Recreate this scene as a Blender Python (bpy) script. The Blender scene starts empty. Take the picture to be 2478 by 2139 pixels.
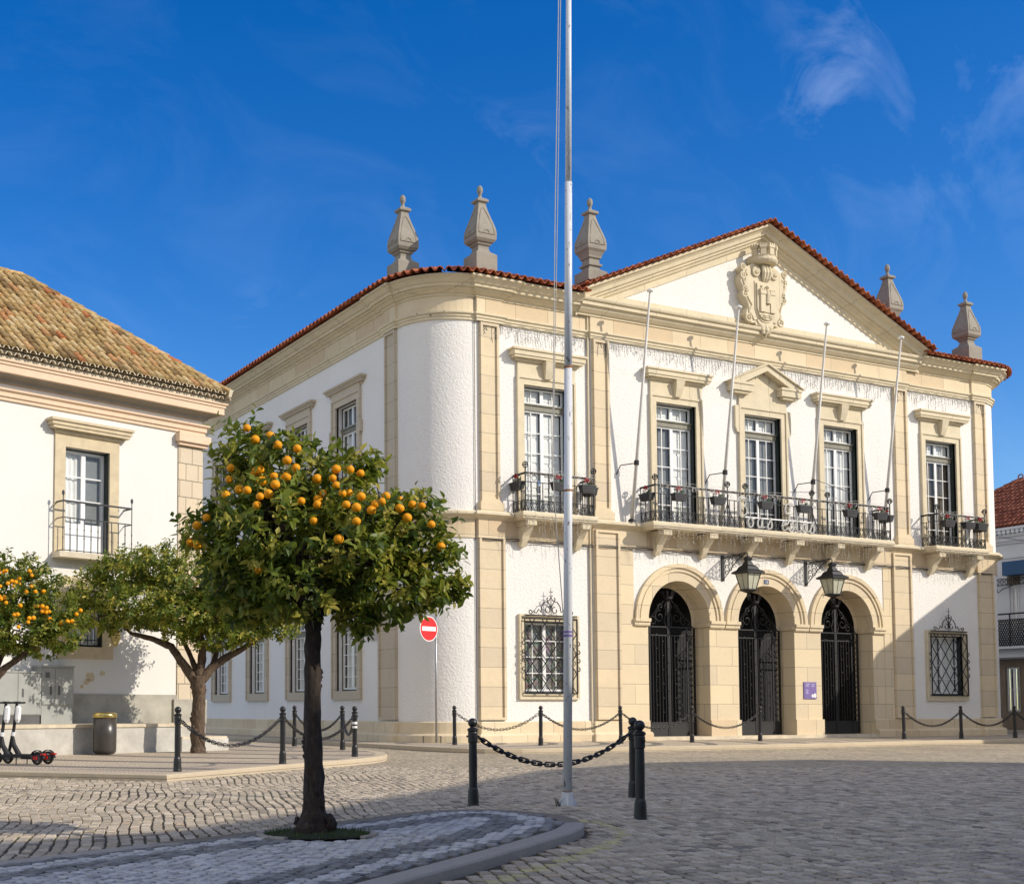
import bpy, bmesh, math, random
import numpy as np
from mathutils import Vector, Matrix
R = math.radians
PI = math.pi
random.seed(7); rng = np.random.default_rng(7)
SC = bpy.context.scene; COL = SC.collection

# ------------------------------------------------------------------ camera
YAW, PIT, ROLL = .462210, .0593072, -.00123293
f_ = Vector((math.sin(YAW)*math.cos(PIT), math.cos(YAW)*math.cos(PIT), math.sin(PIT)))
r_ = Vector((math.cos(YAW), -math.sin(YAW), 0)); u_ = r_.cross(f_)
rr = r_*math.cos(ROLL)+u_*math.sin(ROLL); uu = -r_*math.sin(ROLL)+u_*math.cos(ROLL)
cam = bpy.data.cameras.new('camera'); cob = bpy.data.objects.new('camera', cam); COL.objects.link(cob)
cob.matrix_world = Matrix(((rr.x, uu.x, -f_.x, -17.579), (rr.y, uu.y, -f_.y, -30.0), (rr.z, uu.z, -f_.z, 1.06), (0, 0, 0, 1)))
cam.sensor_width = 36; cam.lens = 3027.64/2478*36
cam.shift_x = (1239-827.53)/2478; cam.shift_y = (1535.15-1069.5)/2478
cam.clip_end = 2000; cam.clip_start = .1
SC.camera = cob

# ------------------------------------------------------------------ sky, sun, exposure
SUN_AZ, SUN_EL = R(42.5), R(29)           # azimuth measured from -Y towards +X
SV = Vector((math.sin(SUN_AZ)*math.cos(SUN_EL), -math.cos(SUN_AZ)*math.cos(SUN_EL), math.sin(SUN_EL)))
W = bpy.data.worlds.new('World'); SC.world = W; W.use_nodes = True
nt = W.node_tree; N = nt.nodes; L = nt.links
bg = N['Background']; bg.inputs[1].default_value = .15
sky = N.new('ShaderNodeTexSky'); sky.sky_type = 'NISHITA'; sky.sun_disc = False
sky.sun_elevation = SUN_EL; sky.sun_rotation = math.atan2(SV.x, SV.y)
sky.altitude = 0; sky.air_density = 1.0; sky.dust_density = .25; sky.ozone_density = 3.0
hs = N.new('ShaderNodeHueSaturation'); hs.inputs['Saturation'].default_value = 1.42; hs.inputs['Hue'].default_value = .514; hs.inputs['Value'].default_value = .80
L.new(sky.outputs[0], hs.inputs['Color'])
tc = N.new('ShaderNodeTexCoord')
# thin cirrus: stretched noise, thicker round one patch of sky to the upper right
mp = N.new('ShaderNodeMapping'); mp.inputs['Rotation'].default_value = (0, .5, .6); mp.inputs['Scale'].default_value = (3.0, 9.0, 7.0)
L.new(tc.outputs['Generated'], mp.inputs['Vector'])
no = N.new('ShaderNodeTexNoise'); no.inputs['Scale'].default_value = 1.6; no.inputs['Detail'].default_value = 9; no.inputs['Roughness'].default_value = .62
no.inputs['Distortion'].default_value = .8
L.new(mp.outputs[0], no.inputs['Vector'])
rp = N.new('ShaderNodeValToRGB'); rp.color_ramp.elements[0].position = .47; rp.color_ramp.elements[1].position = .8
L.new(no.outputs['Fac'], rp.inputs[0])
def skydir(px, py):
    d = f_ + rr*((px-827.53)/3027.64) - uu*((py-1535.15)/3027.64); d.normalize(); return d
def blob(d, r):
    v = N.new('ShaderNodeVectorMath'); v.operation = 'DISTANCE'; L.new(tc.outputs['Generated'], v.inputs[0]); v.inputs[1].default_value = d
    m = N.new('ShaderNodeMapRange'); m.inputs[1].default_value = r; m.inputs[2].default_value = 0; L.new(v.outputs['Value'], m.inputs[0])
    return m.outputs[0]
acc = None
for px, py, r, w in ((2000, 210, .04, .42), (2050, 100, .05, .26), (2110, 10, .07, .22), (2240, 60, .06, .18), (2430, 110, .06, .2), (650, 790, .04, .2), (1230, 440, .06, .15), (2250, 280, .12, .12)):
    b = blob(skydir(px, py), r)
    m = N.new('ShaderNodeMath'); m.operation = 'MULTIPLY'; m.inputs[1].default_value = w; L.new(b, m.inputs[0])
    if acc is None: acc = m.outputs[0]
    else:
        a = N.new('ShaderNodeMath'); a.operation = 'MAXIMUM'; L.new(acc, a.inputs[0]); L.new(m.outputs[0], a.inputs[1]); acc = a.outputs[0]
ad = N.new('ShaderNodeMath'); ad.operation = 'ADD'; ad.inputs[1].default_value = .03; L.new(acc, ad.inputs[0])
mu = N.new('ShaderNodeMath'); mu.operation = 'MULTIPLY'; L.new(ad.outputs[0], mu.inputs[0]); L.new(rp.outputs[0], mu.inputs[1])
mx = N.new('ShaderNodeMix'); mx.data_type = 'RGBA'; L.new(mu.outputs[0], mx.inputs[0]); L.new(hs.outputs[0], mx.inputs[6]); mx.inputs[7].default_value = (5.5, 6.3, 7.6, 1)
# added bank of bright cloud, unseen behind the viewer, to fill the shade
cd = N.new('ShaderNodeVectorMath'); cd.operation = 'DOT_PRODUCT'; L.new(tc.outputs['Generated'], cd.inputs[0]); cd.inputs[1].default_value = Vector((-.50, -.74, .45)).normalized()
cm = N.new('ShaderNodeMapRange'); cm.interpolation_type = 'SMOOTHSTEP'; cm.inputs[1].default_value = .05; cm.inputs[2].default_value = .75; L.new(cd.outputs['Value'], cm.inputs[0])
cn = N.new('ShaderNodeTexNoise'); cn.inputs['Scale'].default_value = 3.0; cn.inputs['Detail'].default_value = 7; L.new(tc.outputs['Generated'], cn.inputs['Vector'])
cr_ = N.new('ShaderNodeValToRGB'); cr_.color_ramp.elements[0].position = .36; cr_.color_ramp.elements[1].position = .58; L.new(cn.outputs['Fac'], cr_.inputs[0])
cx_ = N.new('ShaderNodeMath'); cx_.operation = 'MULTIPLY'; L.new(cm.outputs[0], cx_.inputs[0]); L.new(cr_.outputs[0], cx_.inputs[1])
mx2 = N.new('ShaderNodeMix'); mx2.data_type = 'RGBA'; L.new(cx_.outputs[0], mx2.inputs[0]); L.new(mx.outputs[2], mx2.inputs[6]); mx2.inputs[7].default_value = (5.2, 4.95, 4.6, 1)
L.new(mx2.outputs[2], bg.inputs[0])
sl = bpy.data.lights.new('sun', 'SUN'); sl.energy = 3.0; sl.angle = R(.5); sl.color = (1, .915, .79)
so = bpy.data.objects.new('sun', sl); COL.objects.link(so); so.rotation_euler = SV.to_track_quat('Z', 'Y').to_euler(); so.location = SV*80
SC.view_settings.view_transform = 'Standard'; SC.view_settings.look = 'None'; SC.view_settings.gamma = 1; SC.view_settings.exposure = 0.45
SC.cycles.max_bounces = 6; SC.cycles.transparent_max_bounces = 12; SC.cycles.diffuse_bounces = 3; SC.cycles.glossy_bounces = 3
try: SC.cycles.use_denoising = True
except Exception: pass

# ------------------------------------------------------------------ materials
def newmat(name):
    m = bpy.data.materials.new(name); m.use_nodes = True
    return m, m.node_tree, m.node_tree.nodes['Principled BSDF']
def nd(t, typ, **kw):
    n = t.nodes.new('ShaderNode'+typ)
    for k, v in kw.items():
        if k in n.inputs: n.inputs[k].default_value = v
        else: setattr(n, k, v)
    return n
def ramp(t, src, stops):
    r = t.nodes.new('ShaderNodeValToRGB'); e = r.color_ramp.elements
    while len(e) < len(stops): e.new(.5)
    for el, (p, c) in zip(e, stops): el.position = p; el.color = (*c, 1) if len(c) == 3 else c
    t.links.new(src, r.inputs[0]); return r.outputs[0]
def mixc(t, fac, a, b, mode='MIX'):
    m = t.nodes.new('ShaderNodeMix'); m.data_type = 'RGBA'; m.blend_type = mode
    for i, v in ((0, fac), (6, a), (7, b)):
        if hasattr(v, 'is_output'): t.links.new(v, m.inputs[i])
        elif i == 0: m.inputs[0].default_value = v
        else: m.inputs[i].default_value = (*v, 1)
    return m.outputs[2]
def objco(t): return t.nodes.new('ShaderNodeTexCoord').outputs['Object']
def noise(t, co, scale, detail=5, rough=.6, dist=0):
    n = nd(t, 'TexNoise', Scale=scale, Detail=detail, Roughness=rough, Distortion=dist); t.links.new(co, n.inputs['Vector']); return n.outputs['Fac']
def bump(t, b, h, dist=.02, strength=.6, prev=None):
    n = nd(t, 'Bump', Strength=strength, Distance=dist); t.links.new(h, n.inputs['Height'])
    if prev is not None: t.links.new(prev, n.inputs['Normal'])
    t.links.new(n.outputs[0], b.inputs['Normal']); return n.outputs[0]
def plain(name, c, rough=.6, metal=0, var=.12, scale=6, bmp=0, bscale=60, spec=.5):
    m, t, b = newmat(name); co = objco(t)
    f = noise(t, co, scale)
    lo = tuple(x*(1-var) for x in c); hi = tuple(min(1, x*(1+var)) for x in c)
    t.links.new(ramp(t, f, [(.3, lo), (.7, hi)]), b.inputs['Base Color'])
    b.inputs['Roughness'].default_value = rough; b.inputs['Metallic'].default_value = metal; b.inputs['Specular IOR Level'].default_value = spec
    if bmp: bump(t, b, noise(t, co, bscale, 4), .01, bmp)
    return m
def plaster(name, c, rscale, rstr, stain=(.55, .5, .42), stainamt=.25, dist=.03):
    m, t, b = newmat(name); co = objco(t)
    big = noise(t, co, .7, 6, .65)
    base = ramp(t, big, [(.3, tuple(x*.95 for x in c)), (.65, c)])
    # faint vertical rain streaks and blotches
    mpn = nd(t, 'Mapping'); mpn.inputs['Scale'].default_value = (3.0, 3.0, .22); t.links.new(co, mpn.inputs['Vector'])
    st = noise(t, mpn.outputs[0], 2.2, 7, .7)
    sm = ramp(t, st, [(.56, (0, 0, 0)), (.8, (stainamt,)*3)])
    col = mixc(t, sm, base, stain)
    t.links.new(col, b.inputs['Base Color']); b.inputs['Roughness'].default_value = .9; b.inputs['Specular IOR Level'].default_value = .2
    fine = noise(t, co, rscale, 3, .55, .6)
    n1 = bump(t, b, fine, dist, rstr)
    bump(t, b, noise(t, co, rscale*4, 2), .004, .4, n1)
    return m
def stone(name, c1, c2, bw=60., bh=.55, joint=(.25, .21, .15), off=.5, weather=.25, gap=.006, bmp=.3):
    """ashlar: block courses by height, blocks along the wall by x+y"""
    m, t, b = newmat(name); co = objco(t)
    s = nd(t, 'SeparateXYZ'); t.links.new(co, s.inputs[0])
    a = nd(t, 'Math', operation='ADD'); t.links.new(s.outputs[0], a.inputs[0]); t.links.new(s.outputs[1], a.inputs[1])
    c = nd(t, 'CombineXYZ'); t.links.new(a.outputs[0], c.inputs[0]); t.links.new(s.outputs[2], c.inputs[1])
    br = nd(t, 'TexBrick', Scale=1.0); br.offset = off; br.squash = 1
    br.inputs['Brick Width'].default_value = bw; br.inputs['Row Height'].default_value = bh; br.inputs['Mortar Size'].default_value = gap
    br.inputs['Mortar Smooth'].default_value = .1; br.inputs['Bias'].default_value = 0
    br.inputs['Color1'].default_value = (*c1, 1); br.inputs['Color2'].default_value = (*c2, 1); br.inputs['Mortar'].default_value = (*joint, 1)
    t.links.new(c.outputs[0], br.inputs['Vector'])
    f = noise(t, co, 2.2, 7, .65)
    col = mixc(t, ramp(t, f, [(.45, (0, 0, 0)), (.8, (weather,)*3)]), br.outputs['Color'], tuple(x*.55 for x in c1))
    g = noise(t, co, 30, 4)
    col = mixc(t, .25, col, ramp(t, g, [(.3, (.55, .55, .55)), (.7, (1, 1, 1))]), 'MULTIPLY')
    t.links.new(col, b.inputs['Base Color']); b.inputs['Roughness'].default_value = .85; b.inputs['Specular IOR Level'].default_value = .25
    n1 = bump(t, b, br.outputs['Fac'], .01, -.6)
    bump(t, b, g, .006, bmp, n1)
    return m
def cobble(name, ang, bw, bh, c1, c2, mortar, grass=0., bstr=.9, warp=.05, gap=.012, tint=None, pattern=0):
    m, t, b = newmat(name); co = objco(t)
    mpn = nd(t, 'Mapping'); mpn.inputs['Rotation'].default_value = (0, 0, ang); t.links.new(co, mpn.inputs['Vector'])
    nz = nd(t, 'TexNoise', Scale=.9, Detail=2); t.links.new(co, nz.inputs['Vector'])
    nz2 = nd(t, 'TexNoise', Scale=9.0, Detail=2); t.links.new(co, nz2.inputs['Vector'])
    def off(src, amt):
        v = nd(t, 'VectorMath', operation='SUBTRACT'); t.links.new(src.outputs['Color'], v.inputs[0]); v.inputs[1].default_value = (.5, .5, .5)
        w = nd(t, 'VectorMath', operation='SCALE'); t.links.new(v.outputs[0], w.inputs[0]); w.inputs['Scale'].default_value = amt; return w.outputs[0]
    a1 = nd(t, 'VectorMath', operation='ADD'); t.links.new(mpn.outputs[0], a1.inputs[0]); t.links.new(off(nz, warp*4), a1.inputs[1])
    a2 = nd(t, 'VectorMath', operation='ADD'); t.links.new(a1.outputs[0], a2.inputs[0]); t.links.new(off(nz2, warp), a2.inputs[1])
    br = nd(t, 'TexBrick', Scale=1.0); br.offset = .5
    br.inputs['Brick Width'].default_value = bw; br.inputs['Row Height'].default_value = bh; br.inputs['Mortar Size'].default_value = gap; br.inputs['Mortar Smooth'].default_value = .6
    br.inputs['Bias'].default_value = 0
    br.inputs['Color1'].default_value = (*c1, 1); br.inputs['Color2'].default_value = (*c2, 1); br.inputs['Mortar'].default_value = (*mortar, 1)
    t.links.new(a2.outputs[0], br.inputs['Vector'])
    big = noise(t, co, .35, 6, .6)
    col = mixc(t, .55, br.outputs['Color'], ramp(t, big, [(.3, (.60, .60, .60)), (.7, (1.1, 1.08, 1.02))]), 'MULTIPLY')
    if grass:
        g = ramp(t, noise(t, co, .55, 4, .6), [(.52, (0, 0, 0)), (.66, (1, 1, 1))])
        gm = nd(t, 'Math', operation='MULTIPLY'); t.links.new(g, gm.inputs[0]); t.links.new(br.outputs['Fac'], gm.inputs[1])
        gm2 = nd(t, 'Math', operation='MULTIPLY'); t.links.new(gm.outputs[0], gm2.inputs[0]); gm2.inputs[1].default_value = grass
        col = mixc(t, gm2.outputs[0], col, (.09, .13, .025))
    if pattern:
        wv = nd(t, 'TexWave', Scale=pattern, Distortion=7.0, Detail=0); wv.wave_type = 'RINGS'; wv.rings_direction = 'Z'; wv.inputs['Detail Scale'].default_value = .35
        t.links.new(co, wv.inputs['Vector'])
        pm = ramp(t, wv.outputs['Fac'], [(.86, (0, 0, 0)), (.93, (.8, .8, .8))])
        col = mixc(t, pm, col, (.12, .115, .11))
    fine = noise(t, co, 45, 4)
    col = mixc(t, .35, col, ramp(t, fine, [(.3, (.6, .6, .6)), (.7, (1.15, 1.15, 1.15))]), 'MULTIPLY')
    t.links.new(col, b.inputs['Base Color']); b.inputs['Roughness'].default_value = .75; b.inputs['Specular IOR Level'].default_value = .3
    n1 = bump(t, b, br.outputs['Fac'], .035, -bstr)
    per = noise(t, a2.outputs[0], 7, 2)
    n2 = bump(t, b, per, .035, .7, n1)
    bump(t, b, fine, .006, .5, n2)
    return m
def rndmat(name, stops, rough=.8, vscale=9, vamt=.4, bmp=.3, bscale=30, spec=.3):
    """colour picked per face from the mesh attribute rnd, plus weathering"""
    m, t, b = newmat(name); co = objco(t)
    at = nd(t, 'Attribute', attribute_name='rnd')
    col = ramp(t, at.outputs['Fac'], stops)
    f = noise(t, co, vscale, 5, .65)
    col = mixc(t, vamt, col, ramp(t, f, [(.3, (.45, .45, .45)), (.7, (1.2, 1.2, 1.2))]), 'MULTIPLY')
    t.links.new(col, b.inputs['Base Color']); b.inputs['Roughness'].default_value = rough; b.inputs['Specular IOR Level'].default_value = spec
    if bmp: bump(t, b, noise(t, co, bscale, 3), .01, bmp)
    return m
def leafmat(name, stops, trans=.42):
    m, t, b = newmat(name)
    at = nd(t, 'Attribute', attribute_name='rnd')
    col = ramp(t, at.outputs['Fac'], stops)
    t.links.new(col, b.inputs['Base Color']); b.inputs['Roughness'].default_value = .42; b.inputs['Specular IOR Level'].default_value = .3
    tr = nd(t, 'BsdfTranslucent'); c2 = mixc(t, .5, col, (.30, .36, .03)); t.links.new(c2, tr.inputs['Color'])
    ms = nd(t, 'MixShader'); ms.inputs[0].default_value = trans
    t.links.new(b.outputs[0], ms.inputs[1]); t.links.new(tr.outputs[0], ms.inputs[2])
    t.links.new(ms.outputs[0], t.nodes['Material Output'].inputs['Surface'])
    return m
def glassmat(name, tint=(.93, .95, .95), k=.3):
    m, t, b = newmat(name)
    tr = nd(t, 'BsdfTransparent'); tr.inputs['Color'].default_value = (*tint, 1)
    gl = nd(t, 'BsdfGlossy'); gl.inputs['Roughness'].default_value = .03
    fr = nd(t, 'LayerWeight', Blend=.5); pw = nd(t, 'Math', operation='POWER'); t.links.new(fr.outputs['Facing'], pw.inputs[0]); pw.inputs[1].default_value = 4; ms = nd(t, 'MixShader')
    a = nd(t, 'Math', operation='MULTIPLY_ADD'); t.links.new(pw.outputs[0], a.inputs[0]); a.inputs[1].default_value = .9; a.inputs[2].default_value = k*.1
    t.links.new(a.outputs[0], ms.inputs[0]); t.links.new(tr.outputs[0], ms.inputs[1]); t.links.new(gl.outputs[0], ms.inputs[2])
    t.links.new(ms.outputs[0], t.nodes['Material Output'].inputs['Surface']); return m

M = {}
M['rough_white'] = plaster('rough_white_plaster', (.83, .805, .76), 15, .8, dist=.03, stainamt=.2)
M['side_white'] = plaster('smooth_white_plaster', (.82, .795, .755), 9, .25, stainamt=.22, dist=.02)
M['house_white'] = plaster('lime_washed_plaster', (.76, .74, .69), 6, .18, stain=(.5, .46, .4), stainamt=.15, dist=.02)
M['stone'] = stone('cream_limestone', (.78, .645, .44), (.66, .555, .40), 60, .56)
M['stone_frieze'] = stone('cream_limestone_frieze', (.78, .66, .46), (.66, .51, .33), 1.15, 3., off=.37)
M['stone_trim'] = stone('cream_limestone_trim', (.75, .65, .46), (.70, .61, .44), 1.7, 40., weather=.38)
M['stone_arch'] = stone('warm_limestone_piers', (.80, .665, .44), (.69, .58, .41), 1.3, .60, weather=.12, off=.5)
M['stone_grey'] = stone('weathered_grey_stone', (.34, .31, .26), (.31, .285, .24), 60, 60, weather=.6, bmp=.7)
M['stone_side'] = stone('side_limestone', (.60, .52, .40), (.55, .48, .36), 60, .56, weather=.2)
M['quoin'] = stone('pale_quoin_stone', (.73, .60, .42), (.66, .56, .42), .46, .42, weather=.15, bmp=1.2, gap=.012)
M['peach'] = plain('peach_painted_mould', (.74, .55, .385), .8, var=.05)
M['house_stone'] = plain('ochre_window_stone', (.60, .50, .33), .85, var=.12, scale=4, bmp=.3)
M['cement'] = plain('grey_cement', (.40, .38, .32), .9, var=.22, scale=2.2, bmp=.4, bscale=18)
M['terrace'] = plain('terrace_cement', (.52, .50, .45), .9, var=.2, scale=2.5, bmp=.35, bscale=22)
M['nosing'] = plain('worn_cream_stone', (.62, .54, .40), .85, var=.15, scale=5, bmp=.3)
M['tile_red'] = rndmat('red_roof_tile', [(0, (.22, .055, .025)), (.5, (.36, .10, .04)), (1, (.44, .14, .06))], vamt=.45)
M['tile_old'] = rndmat('old_roof_tile', [(0, (.20, .12, .05)), (.25, (.62, .45, .20)), (.5, (.46, .30, .12)), (.78, (.68, .53, .28)), (.93, (.58, .33, .14)), (1, (.50, .17, .06))], vamt=.8, vscale=13)
M['tile_brown'] = rndmat('brown_roof_tile', [(0, (.20, .06, .035)), (1, (.32, .11, .06))], vamt=.45)
M['white_paint'] = plain('white_paint', (.80, .80, .78), .45, var=.04)
M['green_paint'] = plain('dark_green_paint', (.012, .022, .018), .45, var=.2)
M['transom'] = plain('grey_green_transom', (.20, .19, .14), .6, var=.25)
M['iron'] = plain('black_iron', (.008, .008, .009), .6, var=.3, scale=20, bmp=.1)
M['iron_matt'] = plain('black_cast_iron', (.014, .014, .015), .38, var=.3, scale=14, bmp=.2, bscale=40)
M['grey_iron'] = plain('grey_painted_iron', (.06, .062, .066), .5, var=.2)
M['glass'] = glassmat('window_glass')
M['lamp_glass'] = plain('frosted_lantern_glass', (.50, .50, .38), .25, var=.1)
M['curtain'] = plain('white_curtain', (.80, .79, .76), .9, var=.08, scale=3)
M['shutter'] = plain('white_inner_shutter', (.82, .81, .78), .6, var=.04)
M['greyblind'] = plain('grey_blind', (.20, .21, .215), .8, var=.1)
M['brownblind'] = plain('brown_blind', (.11, .085, .06), .85, var=.15)
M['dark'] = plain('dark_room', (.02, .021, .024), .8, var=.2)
M['clutter'] = None
m, t, b = newmat('patterned_window_display'); co = objco(t)
vo = nd(t, 'TexVoronoi', Scale=7.0); t.links.new(co, vo.inputs['Vector'])
cc = mixc(t, .8, vo.outputs['Color'], (.05, .045, .045)); t.links.new(mixc(t, .5, cc, ramp(t, noise(t, co, 14, 5), [(.4, (.01, .01, .012)), (.6, (.30, .27, .26))])), b.inputs['Base Color'])
M['clutter'] = m
M['loggia'] = plain('loggia_wall_shade', (.05, .045, .04), .9, var=.2)  # stone interior, its lack of light put into the near-black colour
M['pole'] = None
m, t, b = newmat('chipped_white_pole_paint'); co = objco(t)
mpn = nd(t, 'Mapping'); mpn.inputs['Scale'].default_value = (1, 1, .35); t.links.new(co, mpn.inputs['Vector'])
ch = ramp(t, noise(t, mpn.outputs[0], 26, 5, .7), [(.60, (0, 0, 0)), (.66, (1, 1, 1))])
col = mixc(t, ch, (.68, .70, .72), (.16, .15, .14))
s_ = nd(t, 'SeparateXYZ'); t.links.new(co, s_.inputs[0])
t.links.new(col, b.inputs['Base Color']); b.inputs['Roughness'].default_value = .4
M['pole'] = m
M['grey_pole'] = plain('galvanised_pole', (.40, .40, .40), .4, .6, var=.1)
M['alu'] = plain('pale_metal_pole', (.58, .56, .52), .45, .0, var=.08)
M['rust'] = plain('rusty_band', (.32, .13, .04), .8, var=.3, scale=30)
M['sign_red'] = plain('sign_red', (.80, .01, .012), .4, var=.03)
M['sign_white'] = plain('sign_white', (.85, .85, .83), .4, var=.03)
M['purple'] = plain('purple_plaque', (.19, .13, .36), .5, var=.05)
M['lilac'] = plain('lilac_lettering', (.50, .46, .68), .6, var=.05)
M['blue_plate'] = plain('blue_enamel', (.05, .08, .16), .4, var=.05)
M['yellow'] = plain('yellow_sign', (.60, .47, .14), .6, var=.08)
M['brown_ink'] = plain('brown_lettering', (.22, .15, .02), .7, var=.05)
M['wire'] = plain('pale_light_wire', (.50, .47, .42), .6, var=.1)
M['wire_dark'] = plain('dark_cable', (.045, .045, .05), .6, var=.2)
M['tubing'] = plain('white_light_tubing', (.66, .65, .60), .5, var=.08)
M['planter'] = plain('anthracite_planter', (.035, .036, .038), .55, var=.15)
M['petal'] = plain('red_petal', (.42, .012, .02), .6, var=.25, scale=40)
M['stemgreen'] = plain('green_stem', (.05, .09, .03), .6, var=.3, scale=40)
M['bark'] = None
m, t, b = newmat('orange_tree_bark'); co = objco(t)
mpn = nd(t, 'Mapping'); mpn.inputs['Scale'].default_value = (1, 1, .4); t.links.new(co, mpn.inputs['Vector'])
f1 = noise(t, mpn.outputs[0], 22, 7, .7)
t.links.new(ramp(t, f1, [(.3, (.035, .024, .017)), (.55, (.12, .08, .05)), (.75, (.24, .16, .10))]), b.inputs['Base Color']); b.inputs['Roughness'].default_value = .9
bump(t, b, f1, .03, .9); M['bark'] = m
M['bark_dark'] = None
m, t, b = newmat('dark_bark'); co = objco(t)
mpn = nd(t, 'Mapping'); mpn.inputs['Scale'].default_value = (1, 1, .4); t.links.new(co, mpn.inputs['Vector'])
f1 = noise(t, mpn.outputs[0], 24, 7, .7)
t.links.new(ramp(t, f1, [(.3, (.018, .013, .010)), (.55, (.05, .034, .024)), (.78, (.13, .09, .06))]), b.inputs['Base Color']); b.inputs['Roughness'].default_value = .9
bump(t, b, f1, .03, .9); M['bark_dark'] = m
LEAF = [(0, (.03, .058, .014)), (.25, (.09, .145, .026)), (.5, (.19, .24, .036)), (.75, (.36, .35, .055)), (1, (.55, .47, .10))]
M['leaf'] = leafmat('orange_leaf', LEAF)
M['leaf2'] = leafmat('orange_leaf_bright', [(0, (.04, .08, .016)), (.35, (.10, .16, .026)), (.7, (.24, .27, .04)), (1, (.46, .40, .09))])
m, t, b = newmat('orange_peel'); co = objco(t)
t.links.new(ramp(t, noise(t, co, 14, 3), [(.3, (.88, .31, .004)), (.7, (.95, .42, .010))]), b.inputs['Base Color']); b.inputs['Roughness'].default_value = .5; b.inputs['Specular IOR Level'].default_value = .25
bump(t, b, noise(t, co, 160, 2), .004, .35); M['orange'] = m
M['soil'] = plain('mossy_soil', (.035, .034, .016), .95, var=.5, scale=14, bmp=.8, bscale=40)
M['grass'] = plain('short_grass', (.05, .085, .02), .8, var=.5, scale=20)
M['kerb'] = stone('kerb_stone', (.46, .41, .34), (.43, .39, .33), 60, 60, weather=.35, bmp=.6)
M['kerb_lit'] = stone('sunlit_kerb_stone', (.60, .50, .35), (.56, .47, .34), 60, 60, weather=.25, bmp=.5)  # paler copy of the kerb stone, sunlight put into its colour
ROW = PI/2-math.atan2(.953, .304)         # rows of setts run along the side street
M['setts'] = rndmat('granite_sett_stones', [(0, (.26, .22, .17)), (.35, (.46, .39, .29)), (.7, (.62, .52, .38)), (.9, (.72, .62, .48)), (1, (.56, .43, .30))], rough=.7, vscale=26, vamt=.55, bmp=.5, bscale=55)
M['cal_stones_light'] = rndmat('white_calcada_stones', [(0, (.46, .44, .41)), (.5, (.62, .60, .56)), (1, (.74, .71, .66))], rough=.75, vscale=24, vamt=.5, bmp=.4, bscale=50)
M['cal_stones_dark'] = rndmat('grey_calcada_stones', [(0, (.18, .175, .165)), (.5, (.27, .26, .245)), (1, (.36, .345, .32))], rough=.75, vscale=24, vamt=.5, bmp=.4, bscale=50)
M['sett_yellow'] = rndmat('worn_yellow_setts', [(0, (.50, .44, .24)), (1, (.68, .60, .30))], rough=.7, vscale=18, vamt=.6, bmp=.4, bscale=50)
m, t, b = newmat('earth_and_moss_joint'); co = objco(t)
t.links.new(mixc(t, ramp(t, noise(t, co, .6, 4, .6), [(.50, (0, 0, 0)), (.64, (1, 1, 1))]), (.085, .07, .05), (.075, .10, .025)), b.inputs['Base Color']); b.inputs['Roughness'].default_value = .95
bump(t, b, noise(t, co, 60, 3), .01, .8); M['joint'] = m
M['road'] = cobble('granite_setts', -math.atan2(.953, .304), .155, .105, (.76, .63, .45), (.47, .40, .30), (.07, .058, .042), grass=.85, warp=.045, gap=.015)
M['cal_light'] = cobble('white_calcada', -.6, .115, .10, (.66, .63, .58), (.54, .52, .48), (.10, .095, .085), warp=.06, gap=.013)
M['cal_dark'] = cobble('grey_calcada', -.6, .105, .095, (.34, .32, .30), (.26, .25, .235), (.05, .048, .042), warp=.06, gap=.012, grass=.4)
M['cal_cream'] = cobble('cream_calcada', -.3, .075, .07, (.72, .60, .45), (.62, .52, .40), (.20, .165, .12), warp=.06, gap=.007, pattern=.16)
M['cal_far'] = cobble('cream_calcada_far', .1, .08, .07, (.72, .61, .46), (.62, .53, .41), (.20, .165, .12), warp=.06, gap=.007, pattern=.22)
M['yellow_line'] = cobble('faded_yellow_setts', -math.atan2(.953, .304), .155, .105, (.66, .58, .27), (.54, .48, .24), (.12, .11, .06), warp=.035, gap=.010)
M['cabinet'] = plain('grey_green_cabinet', (.33, .34, .32), .6, var=.1, scale=3, bmp=.05)  # base darkened, tree shade on the cabinets put into the colour
M['cabinet_dark'] = plain('cabinet_base', (.10, .10, .10), .7, var=.2)
M['bin_dark'] = plain('brown_bin_body', (.055, .048, .042), .32, var=.1)
M['brass'] = plain('polished_brass_rim', (.62, .47, .16), .22, .9, var=.1)
M['rubber'] = plain('black_rubber', (.015, .015, .016), .7, var=.2)
M['scoot_white'] = plain('white_plastic', (.80, .80, .80), .35, var=.03)
M['scoot_red'] = plain('red_plastic', (.50, .015, .012), .35, var=.05)
M['awning'] = plain('blue_awning', (.02, .07, .15), .6, var=.15)
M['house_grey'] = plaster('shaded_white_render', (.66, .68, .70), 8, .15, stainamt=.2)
M['brown_stone'] = plain('brown_stone_front', (.20, .155, .11), .8, var=.15, scale=3)
M['tileplaque'] = plain('glazed_tile_plaque', (.45, .36, .30), .4, var=.3, scale=30)

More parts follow.
